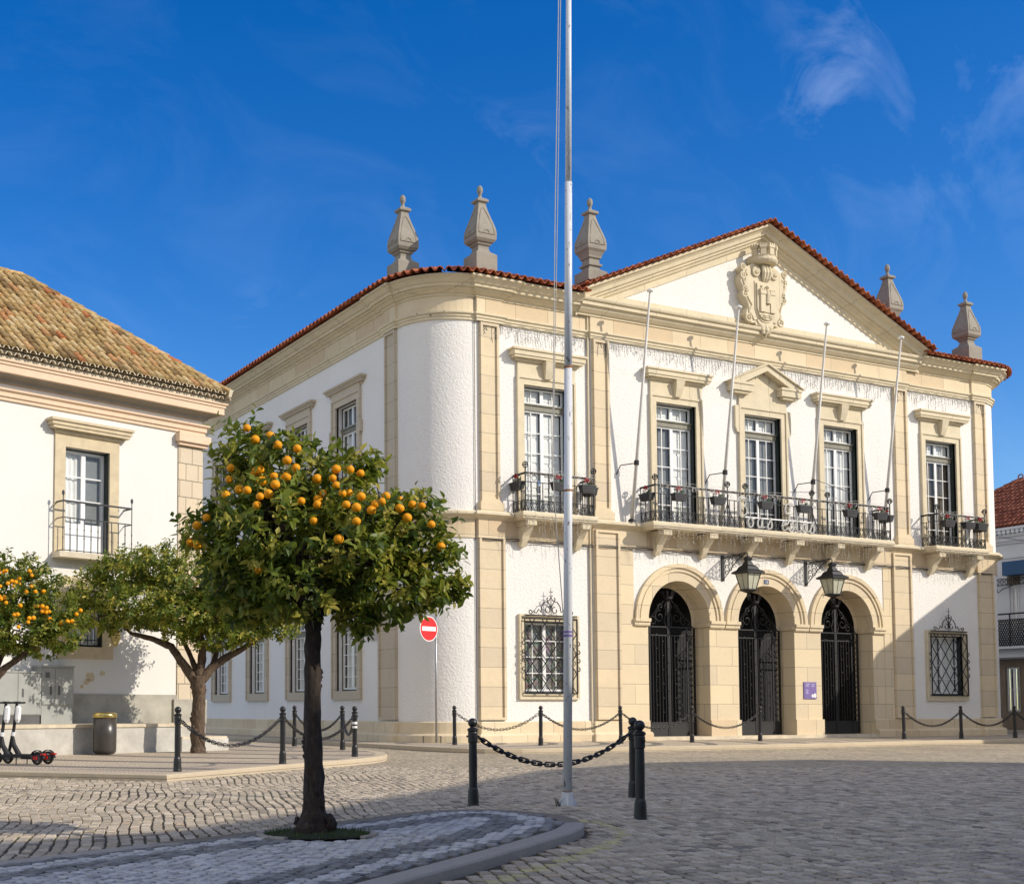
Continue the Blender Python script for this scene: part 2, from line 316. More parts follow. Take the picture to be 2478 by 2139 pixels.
# ------------------------------------------------------------------ mesh helpers
class Fr:
    """a facade frame: u along the wall, d out of it, z up"""
    def __init__(s, o, u):
        s.o = Vector((o[0], o[1], 0)); s.u = Vector((u[0], u[1], 0)).normalized(); s.n = Vector((s.u.y, -s.u.x, 0))
    def __call__(s, u, d, z): return s.o+s.u*u+s.n*d+Vector((0, 0, z))
FRONT = Fr((0, 0), (1, 0)); SIDE = Fr((0, 0), (0, -1)); PAV = Fr((0, -.08), (1, 0))
HOUSE = Fr((-9.26, -1.26), (.960, .279)); RIGHT = Fr((33, 0), (0, -1))
class MB:
    def __init__(s): s.v = []; s.f = []; s.r = []
    def add(s, vs, fs, r=.5):
        o = len(s.v); s.v += [tuple(v) for v in vs]; s.f += [tuple(i+o for i in f) for f in fs]; s.r += [r]*len(fs); return s
    def hexa(s, p, r=.5):
        return s.add(p, [(0, 3, 2, 1), (4, 5, 6, 7), (0, 1, 5, 4), (1, 2, 6, 5), (2, 3, 7, 6), (3, 0, 4, 7)], r)
    def fbox(s, fr, u0, u1, d0, d1, z0, z1, r=.5):
        return s.hexa([fr(u0, d1, z0), fr(u1, d1, z0), fr(u1, d0, z0), fr(u0, d0, z0), fr(u0, d1, z1), fr(u1, d1, z1), fr(u1, d0, z1), fr(u0, d0, z1)], r)
    def box(s, x0, x1, y0, y1, z0, z1, r=.5): return s.fbox(FRONT, x0, x1, -y1, -y0, z0, z1, r)
    def fquad(s, fr, u0, u1, z0, z1, d=0, r=.5): return s.add([fr(u0, d, z0), fr(u1, d, z0), fr(u1, d, z1), fr(u0, d, z1)], [(0, 1, 2, 3)], r)
    def tube(s, pts, r, n=6, closed=False, cap=True, rv=.5):
        pts = [Vector(p) for p in pts]; k = len(pts); rad = r if hasattr(r, '__len__') else [r]*k
        vs = []; a = None
        for i, p in enumerate(pts):
            if closed: d = pts[(i+1) % k]-pts[i-1]
            else: d = pts[min(i+1, k-1)]-pts[max(i-1, 0)]
            if d.length < 1e-9: d = Vector((0, 0, 1))
            d.normalize()
            if a is None:
                a = d.orthogonal().normalized()
                if abs(d.z) > .9: a = (Vector((1, 0, 0))-d*d.x).normalized()
            else:
                a = a-d*a.dot(d); a = a.normalized() if a.length > 1e-6 else d.orthogonal().normalized()
            b = d.cross(a)
            vs += [p+(a*math.cos(2*PI*j/n)+b*math.sin(2*PI*j/n))*rad[i] for j in range(n)]
        fs = []
        for i in range(k if closed else k-1):
            i2 = (i+1) % k
            fs += [(i*n+j, i*n+(j+1) % n, i2*n+(j+1) % n, i2*n+j) for j in range(n)]
        if cap and not closed: fs += [tuple(range(n-1, -1, -1)), tuple(range((k-1)*n, k*n))]
        return s.add(vs, fs, rv)
    def lathe(s, prof, c=(0, 0, 0), n=16, rot=0., rv=.5, sq=1.):
        c = Vector(c); vs = []
        for r, z in prof: vs += [c+Vector((r*math.cos(rot+2*PI*j/n), r*math.sin(rot+2*PI*j/n), z)) for j in range(n)]
        fs = []
        for i in range(len(prof)-1): fs += [(i*n+j, i*n+(j+1) % n, (i+1)*n+(j+1) % n, (i+1)*n+j) for j in range(n)]
        fs += [tuple(range(n-1, -1, -1)), tuple(range((len(prof)-1)*n, len(prof)*n))]
        return s.add(vs, fs, rv)
    def ball(s, c, r, n=10, m=6, sz=1., rv=.5):
        return s.lathe([(max(1e-4, r*math.sin(PI*i/m)), -r*sz*math.cos(PI*i/m)) for i in range(m+1)], c, n, 0, rv)
    def sweep(s, prof, path, closed=False, cap=True, rv=.5):
        k = len(path); P = [Vector((p[0], p[1])) for p in path]; zo = [p[2] if len(p) > 2 else 0 for p in path]; vs = []
        for i in range(k):
            d0 = (P[i]-P[i-1]).normalized() if (i > 0 or closed) else None
            d1 = (P[(i+1) % k]-P[i]).normalized() if (i < k-1 or closed) else None
            if d0 is None: d0 = d1
            if d1 is None: d1 = d0
            n0 = Vector((d0.y, -d0.x)); n1 = Vector((d1.y, -d1.x)); mn = (n0+n1)
            mn = mn.normalized() if mn.length > 1e-6 else n0
            sc = 1/max(.35, mn.dot(n0))
            for o, z in prof: vs.append((P[i].x+mn.x*o*sc, P[i].y+mn.y*o*sc, z+zo[i]))
        m = len(prof); fs = []
        for i in range(k if closed else k-1):
            a = i*m; b = ((i+1) % k)*m
            fs += [(a+j, b+j, b+j+1, a+j+1) for j in range(m-1)]
        if cap and not closed: fs += [tuple(range(m)), tuple(range((k-1)*m+m-1, (k-1)*m-1, -1))]
        return s.add(vs, fs, rv)
    def ext(s, fr, poly, d0, d1, rv=.5):
        k = len(poly); vs = [fr(u, d1, z) for u, z in poly]+[fr(u, d0, z) for u, z in poly]
        fs = [tuple(range(k)), tuple(range(2*k-1, k-1, -1))]+[(i, i+k, (i+1) % k+k, (i+1) % k) for i in range(k)]
        return s.add(vs, fs, rv)
    def plan(s, poly, z0, z1, rv=.5):
        """vertical prism over a plan polygon; z as number or function of (x,y)"""
        g0 = z0 if callable(z0) else (lambda x, y: z0); g1 = z1 if callable(z1) else (lambda x, y: z1)
        k = len(poly); vs = [(x, y, g1(x, y)) for x, y in poly]+[(x, y, g0(x, y)) for x, y in poly]
        fs = [tuple(range(k)), tuple(range(2*k-1, k-1, -1))]+[(i, i+k, (i+1) % k+k, (i+1) % k) for i in range(k)]
        return s.add(vs, fs, rv)
    def build(s, name, mat, parent=None, smooth=False, label=None, recalc=True):
        me = bpy.data.meshes.new(name); me.from_pydata(s.v, [], s.f)
        at = me.attributes.new('rnd', 'FLOAT', 'FACE'); at.data.foreach_set('value', np.array(s.r, dtype=np.float32))
        if recalc:
            bm = bmesh.new(); bm.from_mesh(me); bmesh.ops.recalc_face_normals(bm, faces=bm.faces); bm.to_mesh(me); bm.free()
        if smooth: me.shade_smooth()
        me.materials.append(M[mat] if isinstance(mat, str) else mat)
        o = bpy.data.objects.new(name, me); COL.objects.link(o)
        if parent is not None: attach(o, parent)
        if label: o['label'] = label
        return o
def attach(o, parent):
    o.parent = parent
    if parent.parent is None: o.matrix_parent_inverse = Matrix.Translation(-parent.location)   # meshes are built in world coordinates
def thing(name, label, cat, loc=(0, 0, 0), group=None):
    o = bpy.data.objects.new(name, None); o.empty_display_size = .2; COL.objects.link(o); o.location = loc
    o['label'] = label; o['category'] = cat
    if group: o['group'] = group
    return o
def tag(o, label, cat, group=None, kind=None):
    if label: o['label'] = label
    if cat: o['category'] = cat
    if group: o['group'] = group
    if kind: o['kind'] = kind
    return o
def children(o): return [c for c in bpy.data.objects if c.parent == o]
def dup(root, loc, rotz=0., label=None, scale=None):
    r = root.copy(); COL.objects.link(r); r.location = loc; r.rotation_euler = (0, 0, rotz)
    if scale: r.scale = scale
    if label: r['label'] = label
    for ch in children(root):
        c = ch.copy(); COL.objects.link(c); c.parent = r
        for g in children(ch):
            d = g.copy(); COL.objects.link(d); d.parent = c
    return r
def gz(x, y): return .0047*min(y, 0.)
def arc(cx, cy, r, a0, a1, n): return [(cx+r*math.cos(a0+(a1-a0)*i/n), cy+r*math.sin(a0+(a1-a0)*i/n)) for i in range(n+1)]
def inset(poly, d):
    """polygon moved inwards by d (counter-clockwise polygon)"""
    out = []; k = len(poly)
    for i in range(k):
        a, b, c = Vector(poly[i-1]), Vector(poly[i]), Vector(poly[(i+1) % k])
        d0 = (b-a).normalized(); d1 = (c-b).normalized()
        n0 = Vector((-d0.y, d0.x)); n1 = Vector((-d1.y, d1.x)); mn = (n0+n1).normalized()
        out.append(tuple(b+mn*(d/max(.5, mn.dot(n0)))))
    return out

# ------------------------------------------------------------------ ground, pavements, kerbs
mb = MB()
mb.add([(-220, -220, gz(0, -220)), (220, -220, gz(0, -220)), (220, 0, 0), (-220, 0, 0), (220, 260, 0), (-220, 260, 0)], [(0, 1, 2, 3), (3, 2, 4, 5)])
tag(mb.build('road', 'road'), None, None, kind='structure')
def paved(name, poly, h, kerbw, mat, kerbmat, joints=1.0):
    """kerb ring and paved sheet over a counter-clockwise plan polygon"""
    up = lambda dz: (lambda x, y: gz(x, y)+dz)
    inn = inset(poly, kerbw); k = len(poly)
    mbk = MB(); vs = []
    inc = inset(poly, .012)
    for (x, y), (xc, yc), (xi, yi) in zip(poly, inc, inn):
        vs += [(x, y, gz(x, y)-.05), (x, y, gz(x, y)+h-.014), (xc, yc, gz(xc, yc)+h), (xi, yi, gz(xi, yi)+h), (xi, yi, gz(xi, yi)-.05)]
    fs = []
    for i in range(k):
        a = i*5; b = ((i+1) % k)*5
        fs += [(a+j, b+j, b+j+1, a+j+1) for j in range(4)]
    mbk.add(vs, fs); tag(mbk.build('kerb', kerbmat), None, None, kind='structure')
    mbp = MB(); mbp.add([(x, y, gz(x, y)+h-.004) for x, y in inset(poly, kerbw-.01)], [tuple(range(k))])
    tag(mbp.build(name, mat), None, None, kind='structure'); return inn
def densify(poly, step):
    out = []
    for i in range(len(poly)):
        a = Vector(poly[i]); b = Vector(poly[(i+1) % len(poly)]); n = max(1, int((b-a).length/step))
        out += [tuple(a+(b-a)*j/n) for j in range(n)]
    return out
def smooth(poly, it=2):
    for _ in range(it):
        q = []
        for i in range(len(poly)):
            a = Vector(poly[i]); b = Vector(poly[(i+1) % len(poly)]); q += [tuple(a*.75+b*.25), tuple(a*.25+b*.75)]
        poly = q
    return poly
LEFT = [(-13.43, -9.61), (-11.44, -11.70), (-10.57, -11.08), (-8.32, -9.42), (-6.3, -8.1), (-5.2, -7.1), (-4.45, -5.9), (-4.0, -4.6), (-3.85, -3.2), (-3.85, 2), (-4.3, 25), (-26, 22), (-26, -6.0), (-14.3, -8.7)]
LEFT = LEFT[:3]+smooth(LEFT[2:10], 1)[2:-4]+LEFT[9:]
LEFTPOLY = LEFT
# island with the front orange tree (tip towards the town hall)
tip = [(-24, -29.9), (-17, -25.3), (-13.74, -23.10), (-13.0, -22.59), (-11.61, -21.61), (-10.52, -20.80), (-10.08, -20.10), (-9.96, -19.53), (-10.06, -18.98), (-10.42, -18.66), (-11.08, -18.64), (-11.88, -19.10), (-14.23, -20.21), (-15.77, -20.94), (-24, -24.8)]
mid = smooth(tip[2:14], 2)[4:-6]
ISL = [tip[0], tip[1]]+mid+[tip[-1]]
ring = paved('pavement', ISL, .09, .20, 'joint', 'kerb')
# the nearest setts and calcada stones as real stones over a dark joint bed
def inside(p, poly):
    x, y = p; c = False; j = len(poly)-1
    for i in range(len(poly)):
        xi, yi = poly[i]; xj, yj = poly[j]
        if (yi > y) != (yj > y) and x < (xj-xi)*(y-yi)/(yj-yi)+xi: c = not c
        j = i
    return c
def edge_dist(p, poly):
    best = 1e9; P = Vector(p)
    for i in range(len(poly)):
        a = Vector(poly[i-1]); d = Vector(poly[i])-a; t_ = max(0, min(1, (P-a).dot(d)/max(1e-9, d.length_squared))); best = min(best, (P-a-d*t_).length)
    return best
def add_stone(mb, c, ax, ay, z, h, rnd_):
    q = [(-1, -1), (1, -1), (1, 1), (-1, 1)]; j = [(random.uniform(.86, 1.0), random.uniform(.86, 1.0)) for _ in q]; k = .86
    tx, ty = random.uniform(-.035, .035), random.uniform(-.035, .035)
    lo = [c+ax*(a*u)+ay*(b_*v) for (a, b_), (u, v) in zip(q, j)]; hi = [c+ax*(a*u*k)+ay*(b_*v*k) for (a, b_), (u, v) in zip(q, j)]
    vs = [(p.x, p.y, z-.02) for p in lo]+[(p.x, p.y, z+h*.55+tx*(p-c).dot(ax.normalized())+ty*(p-c).dot(ay.normalized())) for p in lo]+[(p.x, p.y, z+h+tx*(p-c).dot(ax.normalized())+ty*(p-c).dot(ay.normalized())) for p in hi]
    mb.add(vs, [(0, 1, 5, 4), (1, 2, 6, 5), (2, 3, 7, 6), (3, 0, 4, 7), (4, 5, 9, 8), (5, 6, 10, 9), (6, 7, 11, 10), (7, 4, 8, 11), (8, 9, 10, 11)], rnd_)
CAMP = Vector((-17.579, -30)); FD = Vector((math.sin(YAW), math.cos(YAW))); RDv = Vector((math.cos(YAW), -math.sin(YAW)))
def in_view(p, near, far):
    d = p-CAMP; z = d.dot(FD)
    if z < near or z > far: return False
    x = d.dot(RDv)/z; return -.31 < x < .58
wob = lambda u, v: .05*math.sin(u*1.1+v*.7)+.035*math.sin(u*2.3-v*1.3+1)+.02*math.sin(v*3.1+u*.4)
ur = Vector((.304, .953)).normalized(); uc = Vector((ur.y, -ur.x)); BW, BH = .150, .108
OUT5 = inset(ISL, -.012); YL0, YL1 = inset(ISL, -.28), inset(ISL, -.42)
mbs, mby = MB(), MB(); nmax = 0
for i in range(-40, 220):
    ph = (i*.37) % 1
    for k in range(-60, 220):
        c = CAMP+ur*((k+ph)*BW)+uc*(i*BH-4.0); w = wob(c.dot(ur), c.dot(uc)); c = c+uc*w+ur*(.5*w)+Vector((random.uniform(-.006, .006), random.uniform(-.006, .006)))
        if not in_view(c, 6.6, 23.5) or inside(c, OUT5): continue
        e = edge_dist(c, ISL) if (c-Vector((-11, -20))).length < 12 else 9
        if e < .05 or (c-Vector((-8.67, -18.02))).length < .12 or inside(c, LEFTPOLY): continue
        yel = .28 < e < .40 and c.y < -19.6 and c.x > -19 and inside(c+Vector((-.3, .35)), inset(ISL, -.45))
        (mby if yel else mbs).ok = True
        add_stone(mby if yel else mbs, c, ur*(BW*.5-random.uniform(.004, .012)), uc*(BH*.5-random.uniform(.004, .010)), gz(c.x, c.y)+.004, random.uniform(.010, .019), min(1, max(0, random.gauss(.5, .22))))
tag(mbs.build('road', 'setts', recalc=False), None, None, kind='structure')
if mby.v: tag(mby.build('road_marking', 'sett_yellow', recalc=False), None, None, kind='structure')
mb = MB(); q = [CAMP+FD*z+RDv*(z*x) for z, x in ((6.4, -.33), (6.4, .60), (23.5, .585), (23.5, -.315))]
def cut(poly, n=1): return poly
mb.add([(p.x, p.y, gz(p.x, p.y)+.004) for p in q], [(0, 1, 2, 3)]); tag(mb.build('road', 'joint', recalc=False), None, None, kind='structure')
INN = inset(ISL, .20); mbl, mbd = MB(), MB(); ia = Vector((.90, .436)).normalized(); ib = Vector((-ia.y, ia.x)); S_ = .098
TREE0 = Vector((-13.04, -20.42))
for i in range(-60, 160):
    for k in range(-80, 80):
        c = Vector((-20, -25))+ia*(i*S_*1.06)+ib*(k*S_+(.5*S_ if i % 2 else 0)); c = c+ib*.05*math.sin(c.dot(ia)*2.1)+Vector((random.uniform(-.010, .010), random.uniform(-.010, .010)))
        if not in_view(c, 5.5, 16) or not inside(c, INN): continue
        d = c-TREE0
        if (d.dot(RDv)/.50)**2+(d.dot(FD)/.44)**2 < 1: continue
        e = edge_dist(c, INN)
        if e < .03: continue
        light = .16 < e < .36 or e > .66
        a = random.uniform(-.25, .25); ax = (ia*math.cos(a)+ib*math.sin(a)); ay = Vector((-ax.y, ax.x))
        add_stone(mbl if light else mbd, c, ax*(S_*.5-random.uniform(.003, .010)), ay*(S_*.5-random.uniform(.003, .010)), gz(c.x, c.y)+.092, random.uniform(.006, .013), min(1, max(0, random.gauss(.5, .25))))
tag(mbl.build('pavement', 'cal_stones_light', recalc=False), None, None, kind='structure'); tag(mbd.build('pavement', 'cal_stones_dark', recalc=False), None, None, kind='structure')
# pavement of the left corner
paved('pavement', LEFT, .12, .24, 'cal_cream', 'kerb_lit')
# pavement round the town hall
FAR = [(-1.55, 26), (-1.55, -2.6)]+arc(.3, -3.1, 1.75, PI, PI*1.5, 6)+[(8, -5.0), (14, -4.5), (25.5, -4.6), (27, -3.2), (27, 26)]
paved('pavement', FAR, .12, .26, 'cal_far', 'kerb_lit')
RGT = [(31.4, -2), (40, -2), (40, 30), (31.4, 30)]
paved('pavement', RGT, .12, .2, 'cal_far', 'kerb')

# ------------------------------------------------------------------ town hall
HALL = thing('town_hall', 'large white town hall with cream stone trim, triangular pediment and three arches', 'building', (12.6, 6, 0))
XE, RC = 25.15, 1.65
P0, P1, QA, QB = 5.72, 19.4, (1.74, 2.48), (22.95, 23.62)
def outline(x0=None, x1=None, br=.06):
    """plan of the outer wall from far end of the side street round the front; pilasters break forward by br"""
    p = [(0, 26), (0, 2.30), (-br, 2.30), (-br, 1.62), (0, 1.60)]+arc(RC, RC, RC, PI, 1.5*PI, 14)[1:-1]+[(QA[0]-.06, 0), (QA[0]-.05, -br), (QA[1]+.05, -br), (QA[1]+.06, 0)]
    p += [(P0-.02, 0), (P0, -.08), (P1, -.08), (P1+.02, 0), (QB[0]-.06, 0), (QB[0]-.05, -br), (QB[1]+.05, -br), (QB[1]+.06, 0)]
    p += arc(XE-RC, RC, RC, 1.5*PI, 2*PI, 14)[1:]+[(XE, 26)]
    if x0 is not None: p = [(x0, -.08 if P0 < x0 < P1 else 0)]+[q for q in p if q[0] > x0 and q[1] < 26 or (q[0] > x0 and q[0] > 20)]
    if x1 is not None: p = [q for q in p if q[0] < x1]+[(x1, -.08 if P0 < x1 < P1 else 0)]
    return p
def wallgrid(mb, fr, u0, u1, z0, z1, holes, reveal=.32, d=0):
    us = sorted({u0, u1}|{h[0] for h in holes}|{h[1] for h in holes}); zs = sorted({z0, z1}|{h[2] for h in holes}|{h[3] for h in holes})
    us = [u for u in us if u0 <= u <= u1]; zs = [z for z in zs if z0 <= z <= z1]
    for a, b in zip(us, us[1:]):
        for c, e in zip(zs, zs[1:]):
            if any(h[0] <= a and b <= h[1] and h[2] <= c and e <= h[3] for h in holes): continue
            mb.fquad(fr, a, b, c, e, d)
    for h in holes:
        a, b, c, e = h[:4]; q = lambda p: mb.add([fr(*x) for x in p], [(0, 1, 2, 3)])
        q([(a, d, c), (a, d-reveal, c), (a, d-reveal, e), (a, d, e)]); q([(b, d, c), (b, d-reveal, c), (b, d-reveal, e), (b, d, e)])
        q([(a, d, e), (b, d, e), (b, d-reveal, e), (a, d-reveal, e)]); q([(a, d, c), (b, d, c), (b, d-reveal, c), (a, d-reveal, c)])
ZF = 6.68
WC = [8.97, 12.6, 16.12]; WL, WR = 4.10, 21.18; HW = .80
upH = lambda c: (c-HW, c+HW, ZF, 10.53)
loH = lambda c: (c-.87, c+.87, 1.52, 3.60)
SC_ = [4.90+3.62*k for k in range(6)]                    # window axes along the side street
sdU = [(-(c+.73), -(c-.73), 7.35, 10.68) for c in SC_]; sdL = [(-(c+.73), -(c-.73), 1.62, 4.6) for c in SC_]
AC = [8.98, 12.61, 16.235]; AR, AO, AZ = 1.22, 1.75, 3.78
mb = MB()
wallgrid(mb, FRONT, QA[0]-.09, P0, .1, 13.3, [upH(WL), loH(WL)]); wallgrid(mb, FRONT, P1, QB[1]+.05, .1, 13.3, [upH(WR), loH(WR)])
wallgrid(mb, PAV, P0, P1, 5.9, 13.355, [upH(c) for c in WC])
# spandrels above the arches
for x_ in (P0, P1): mb.add([(x_, 0, .1), (x_, -.08, .1), (x_, -.08, 13.355), (x_, 0, 13.355)], [(0, 1, 2, 3)])
mb2 = MB()
def archwall(mb, fr, z1):
    xs = [7.21]
    for c in AC: xs += [c-AR*math.cos(PI*i/24) for i in range(25)]
    xs += [18.0]
    def za(x):
        for c in AC:
            if abs(x-c) <= AR+1e-6: return AZ+math.sqrt(max(0, AR*AR-(x-c)**2))
        return AZ
    for a, b in zip(xs, xs[1:]):
        if b-a < 1e-6: continue
        mb.add([fr(a, 0, za(a)), fr(b, 0, za(b)), fr(b, 0, z1), fr(a, 0, z1)], [(0, 1, 2, 3)])
archwall(mb, PAV, 5.9)
mb.build('wall', 'rough_white', HALL)
for cp in (arc(RC, RC, RC, PI, 1.5*PI, 24), arc(XE-RC, RC, RC, 1.5*PI, 2*PI, 24)+[(XE, 26)]):
    mb = MB(); mb.sweep([(0, .1), (0, 13.3)], cp, cap=False); mb.build('curved_corner_wall', 'rough_white', HALL, smooth=True, recalc=False)
mb = MB(); wallgrid(mb, SIDE, -26, -RC, .1, 13.3, sdU+sdL); mb.add([(0, 26, .1), (XE, 26, .1), (XE, 26, 13.3), (0, 26, 13.3)], [(0, 1, 2, 3)])
mb.build('side_wall', 'side_white', HALL)
# stone of the ground floor of the pavilion: piers and strips
mb = MB()
cuts = [P0]+[v for c in AC for v in (c-AR, c+AR)]+[P1]
for i in range(0, len(cuts), 2): mb.fquad(PAV, cuts[i], cuts[i+1], .1, AZ, 0)
mb.fquad(PAV, P0, 7.21, AZ, 5.9); mb.fquad(PAV, 18.0, P1, AZ, 5.9)
mb.fbox(PAV, 6.72, 7.21, 0, .02, .7, 5.9); mb.fbox(PAV, 18.0, 18.42, 0, .02, .7, 5.9)
for c in AC:                                                # reveals and soffits
    for sgn in (-1, 1):
        x = c+sgn*AR; mb.add([PAV(x, 0, .1), PAV(x, -.62, .1), PAV(x, -.62, AZ), PAV(x, 0, AZ)], [(0, 1, 2, 3)])
        xi = c+sgn*(AR-.16); mb.add([PAV(x, -.62, .1), PAV(xi, -.62, .1), PAV(xi, -.62, AZ), PAV(x, -.62, AZ)], [(0, 1, 2, 3)])
    pts = [(c-AR*math.cos(PI*i/24), AZ+AR*math.sin(PI*i/24)) for i in range(25)]
    pin = [(c-(AR-.16)*math.cos(PI*i/24), AZ+(AR-.16)*math.sin(PI*i/24)) for i in range(25)]
    for a, b, ai, bi in zip(pts, pts[1:], pin, pin[1:]):
        mb.add([PAV(a[0], 0, a[1]), PAV(b[0], 0, b[1]), PAV(b[0], -.62, b[1]), PAV(a[0], -.62, a[1])], [(0, 1, 2, 3)])
        mb.add([PAV(a[0], -.62, a[1]), PAV(b[0], -.62, b[1]), PAV(bi[0], -.62, bi[1]), PAV(ai[0], -.62, ai[1])], [(0, 1, 2, 3)])
mb.build('arcade_piers', 'stone_arch', HALL)
for c in AC:
    mb = MB()
    for r0, r1, d in ((AR, 1.50, .035), (1.50, 1.56, .075), (1.56, 1.62, .05), (1.62, AO, .10)):
        vs = []; n = 32
        for i in range(n+1):
            a = PI*i/n; ca, sa = -math.cos(a), math.sin(a)
            vs += [PAV(c+r0*ca, 0, AZ+r0*sa), PAV(c+r0*ca, d, AZ+r0*sa), PAV(c+r1*ca, d, AZ+r1*sa), PAV(c+r1*ca, 0, AZ+r1*sa)]
        fs = []
        for i in range(n): fs += [(i*4+j, i*4+4+j, i*4+4+(j+1) % 4, i*4+(j+1) % 4) for j in range(4)]
        mb.add(vs, fs)
    for sgn in (-1, 1):                                     # imposts
        a, b = sorted((c+sgn*(AR-.02), c+sgn*(AO+.04)))
        mb.fbox(PAV, a, b, 0, .13, 3.70, 3.80); mb.fbox(PAV, a, b, 0, .08, 3.58, 3.70)
        a, b = sorted((c+sgn*(AR-.06), c+sgn*(AR+.10))); mb.fbox(PAV, a, b, -.55, 0, 3.62, 3.74)
    mb.build('arch_surround', 'stone_arch', HALL)
# plinth and base step
pl = [(0, .36), (.05, .36), (.05, .67), (.02, .70), (0, .70)]; bs = [(0, .1), (.19, .1), (.19, .30), (.12, .36), (0, .36)]
mb = MB()
for prof in (pl, bs): mb.sweep(prof, outline(x1=AC[0]-AR, br=.16)); mb.sweep(prof, outline(x0=AC[2]+AR, br=.16))
for a, b in ((AC[0]+AR, AC[1]-AR), (AC[1]+AR, AC[2]-AR)): mb.fbox(PAV, a-.03, b+.03, -.6, .06, .1, .70)
mb.build('plinth', 'stone_frieze', HALL)
mb = MB(); mb.fbox(PAV, AC[0]-AR, AC[2]+AR, -1.0, .16, .08, .20); mb.build('doorstep', 'nosing', HALL)
# band under the string course, string course, architrave, frieze, cornice
mb = MB(); mb.sweep([(0, 5.92), (.035, 5.92), (.035, 6.48), (0, 6.48)], outline(br=.08)); mb.build('stone_band', 'stone_frieze', HALL)
mb = MB(); mb.sweep([(0, 6.44), (.06, 6.45), (.09, 6.50), (.20, 6.54), (.24, 6.57), (.24, 6.63), (.20, 6.67), (0, 6.69)], outline(br=.07)); mb.build('string_course', 'stone_trim', HALL)
mb = MB(); mb.sweep([(0, 12.19), (.05, 12.20), (.05, 12.27), (.08, 12.28), (.08, 12.34), (.13, 12.37), (.13, 12.42), (0, 12.43)], outline(br=.06)); mb.build('architrave', 'stone_trim', HALL)
mb = MB(); mb.sweep([(0, 12.42), (.025, 12.42), (.025, 12.88), (0, 12.88)], outline(br=.06)); mb.build('frieze', 'stone_frieze', HALL)
CORN = [(0, 12.87), (.06, 12.88), (.06, 12.94), (.11, 12.95), (.20, 13.03), (.24, 13.03), (.24, 13.08), (.32, 13.09), (.33, 13.16), (.38, 13.18), (.48, 13.29), (.54, 13.31), (.54, 13.37), (0, 13.40)]
mb = MB(); mb.sweep(CORN, outline(x1=P0-.5, br=.06)); mb.sweep(CORN, outline(x0=P1+.5, br=.06))
mb.sweep([(0, 12.87), (.06, 12.88), (.06, 12.94), (.11, 12.95), (.20, 13.04), (.22, 13.12), (.30, 13.13), (.30, 13.24), (.36, 13.26), (.38, 13.31), (.38, 13.35), (0, 13.38)], [(P0-.5, -.08), (P1+.5, -.08)])
mb.build('cornice', 'stone_trim', HALL)
# pilasters: flat panel sunk in a moulded frame
def pilaster(fr, u0, u1, z0, z1, base, capm, mat='stone'):
    mb = MB(); e = .075
    mb.fbox(fr, u0+e, u1-e, 0, .045, z0+e, z1-e)
    for a, b, c, d in ((u0, u0+e, z0, z1), (u1-e, u1, z0, z1), (u0+e, u1-e, z0, z0+e), (u0+e, u1-e, z1-e, z1)): mb.fbox(fr, a, b, 0, .10, c, d)
    for a, b, c, d in ((u0-.02, u0, z0, z1), (u1, u1+.02, z0, z1)): mb.fbox(fr, a, b, 0, .06, c, d)
    if base: mb.fbox(fr, u0-.08, u1+.08, 0, .17, 6.66, 6.93); mb.fbox(fr, u0-.04, u1+.04, 0, .13, 6.93, 6.99)
    mb.build('pilaster', mat, HALL)
for fr, u0, u1 in ((FRONT, 1.79, 2.42), (PAV, 5.76, 6.34), (PAV, 18.72, 19.34), (FRONT, 22.98, 23.58)): pilaster(fr, u0, u1, 6.99, 12.17, True, True)
for fr, u0, u1 in ((FRONT, 1.70, 2.58), (PAV, 5.76, 6.66), (PAV, 18.46, 19.36), (FRONT, 22.97, 23.86-.1)): pilaster(fr, u0, u1, .74, 6.40, False, False)
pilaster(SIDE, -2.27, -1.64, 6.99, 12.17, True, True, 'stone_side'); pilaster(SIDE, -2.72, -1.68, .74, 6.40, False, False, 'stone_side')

def leaf_sash(frm, fr, u0, u1, z0, z1, cols, rows, d, pane_mat, back_mat, win, st=.055, mt=.026, panel=0., bd=.11):
    """one glazed leaf: white frame with glazing bars; panes and a backing inside"""
    frm.fbox(fr, u0, u0+st, d-.05, d, z0, z1); frm.fbox(fr, u1-st, u1, d-.05, d, z0, z1)
    frm.fbox(fr, u0+st, u1-st, d-.05, d, z1-st, z1); frm.fbox(fr, u0+st, u1-st, d-.05, d, z0, z0+st+panel)
    a, b, c, e = u0+st, u1-st, z0+st+panel, z1-st
    for i in range(1, cols): x = a+(b-a)*i/cols; frm.fbox(fr, x-mt/2, x+mt/2, d-.04, d-.008, c, e)
    for i in range(1, rows): z = c+(e-c)*i/rows; frm.fbox(fr, a, b, d-.038, d-.011, z-mt/2, z+mt/2)
    g = MB(); g.fquad(fr, a, b, c, e, d-.03); g.build('pane', pane_mat, win, recalc=False)
    g = MB()
    if back_mat == 'curtain':
        n = max(8, int((b-a)/.03)); vs = []
        for i in range(n+1):
            u = a+(b-a)*i/n; w = .018*math.sin(i*1.25+u*7)+.012*math.sin(i*.5)
            vs += [fr(u, d-bd+w, c), fr(u, d-bd+w, e)]
        g.add(vs, [(2*i, 2*i+2, 2*i+3, 2*i+1) for i in range(n)])
    elif back_mat == 'shutter':
        g.fquad(fr, a, b, c, e, d-bd)
        for i in range(4):
            for k in (0, 1):
                x0 = a+(b-a)*(k*.5+.06); x1 = a+(b-a)*(k*.5+.44); g.fbox(fr, x0, x1, d-bd, d-bd+.018, c+(e-c)*(i+.06)/4, c+(e-c)*(i+.94)/4)
    else: g.fquad(fr, a, b, c, e, d-bd)
    g.build('blind' if back_mat in ('greyblind', 'brownblind', 'dark', 'clutter') else back_mat, back_mat, win)
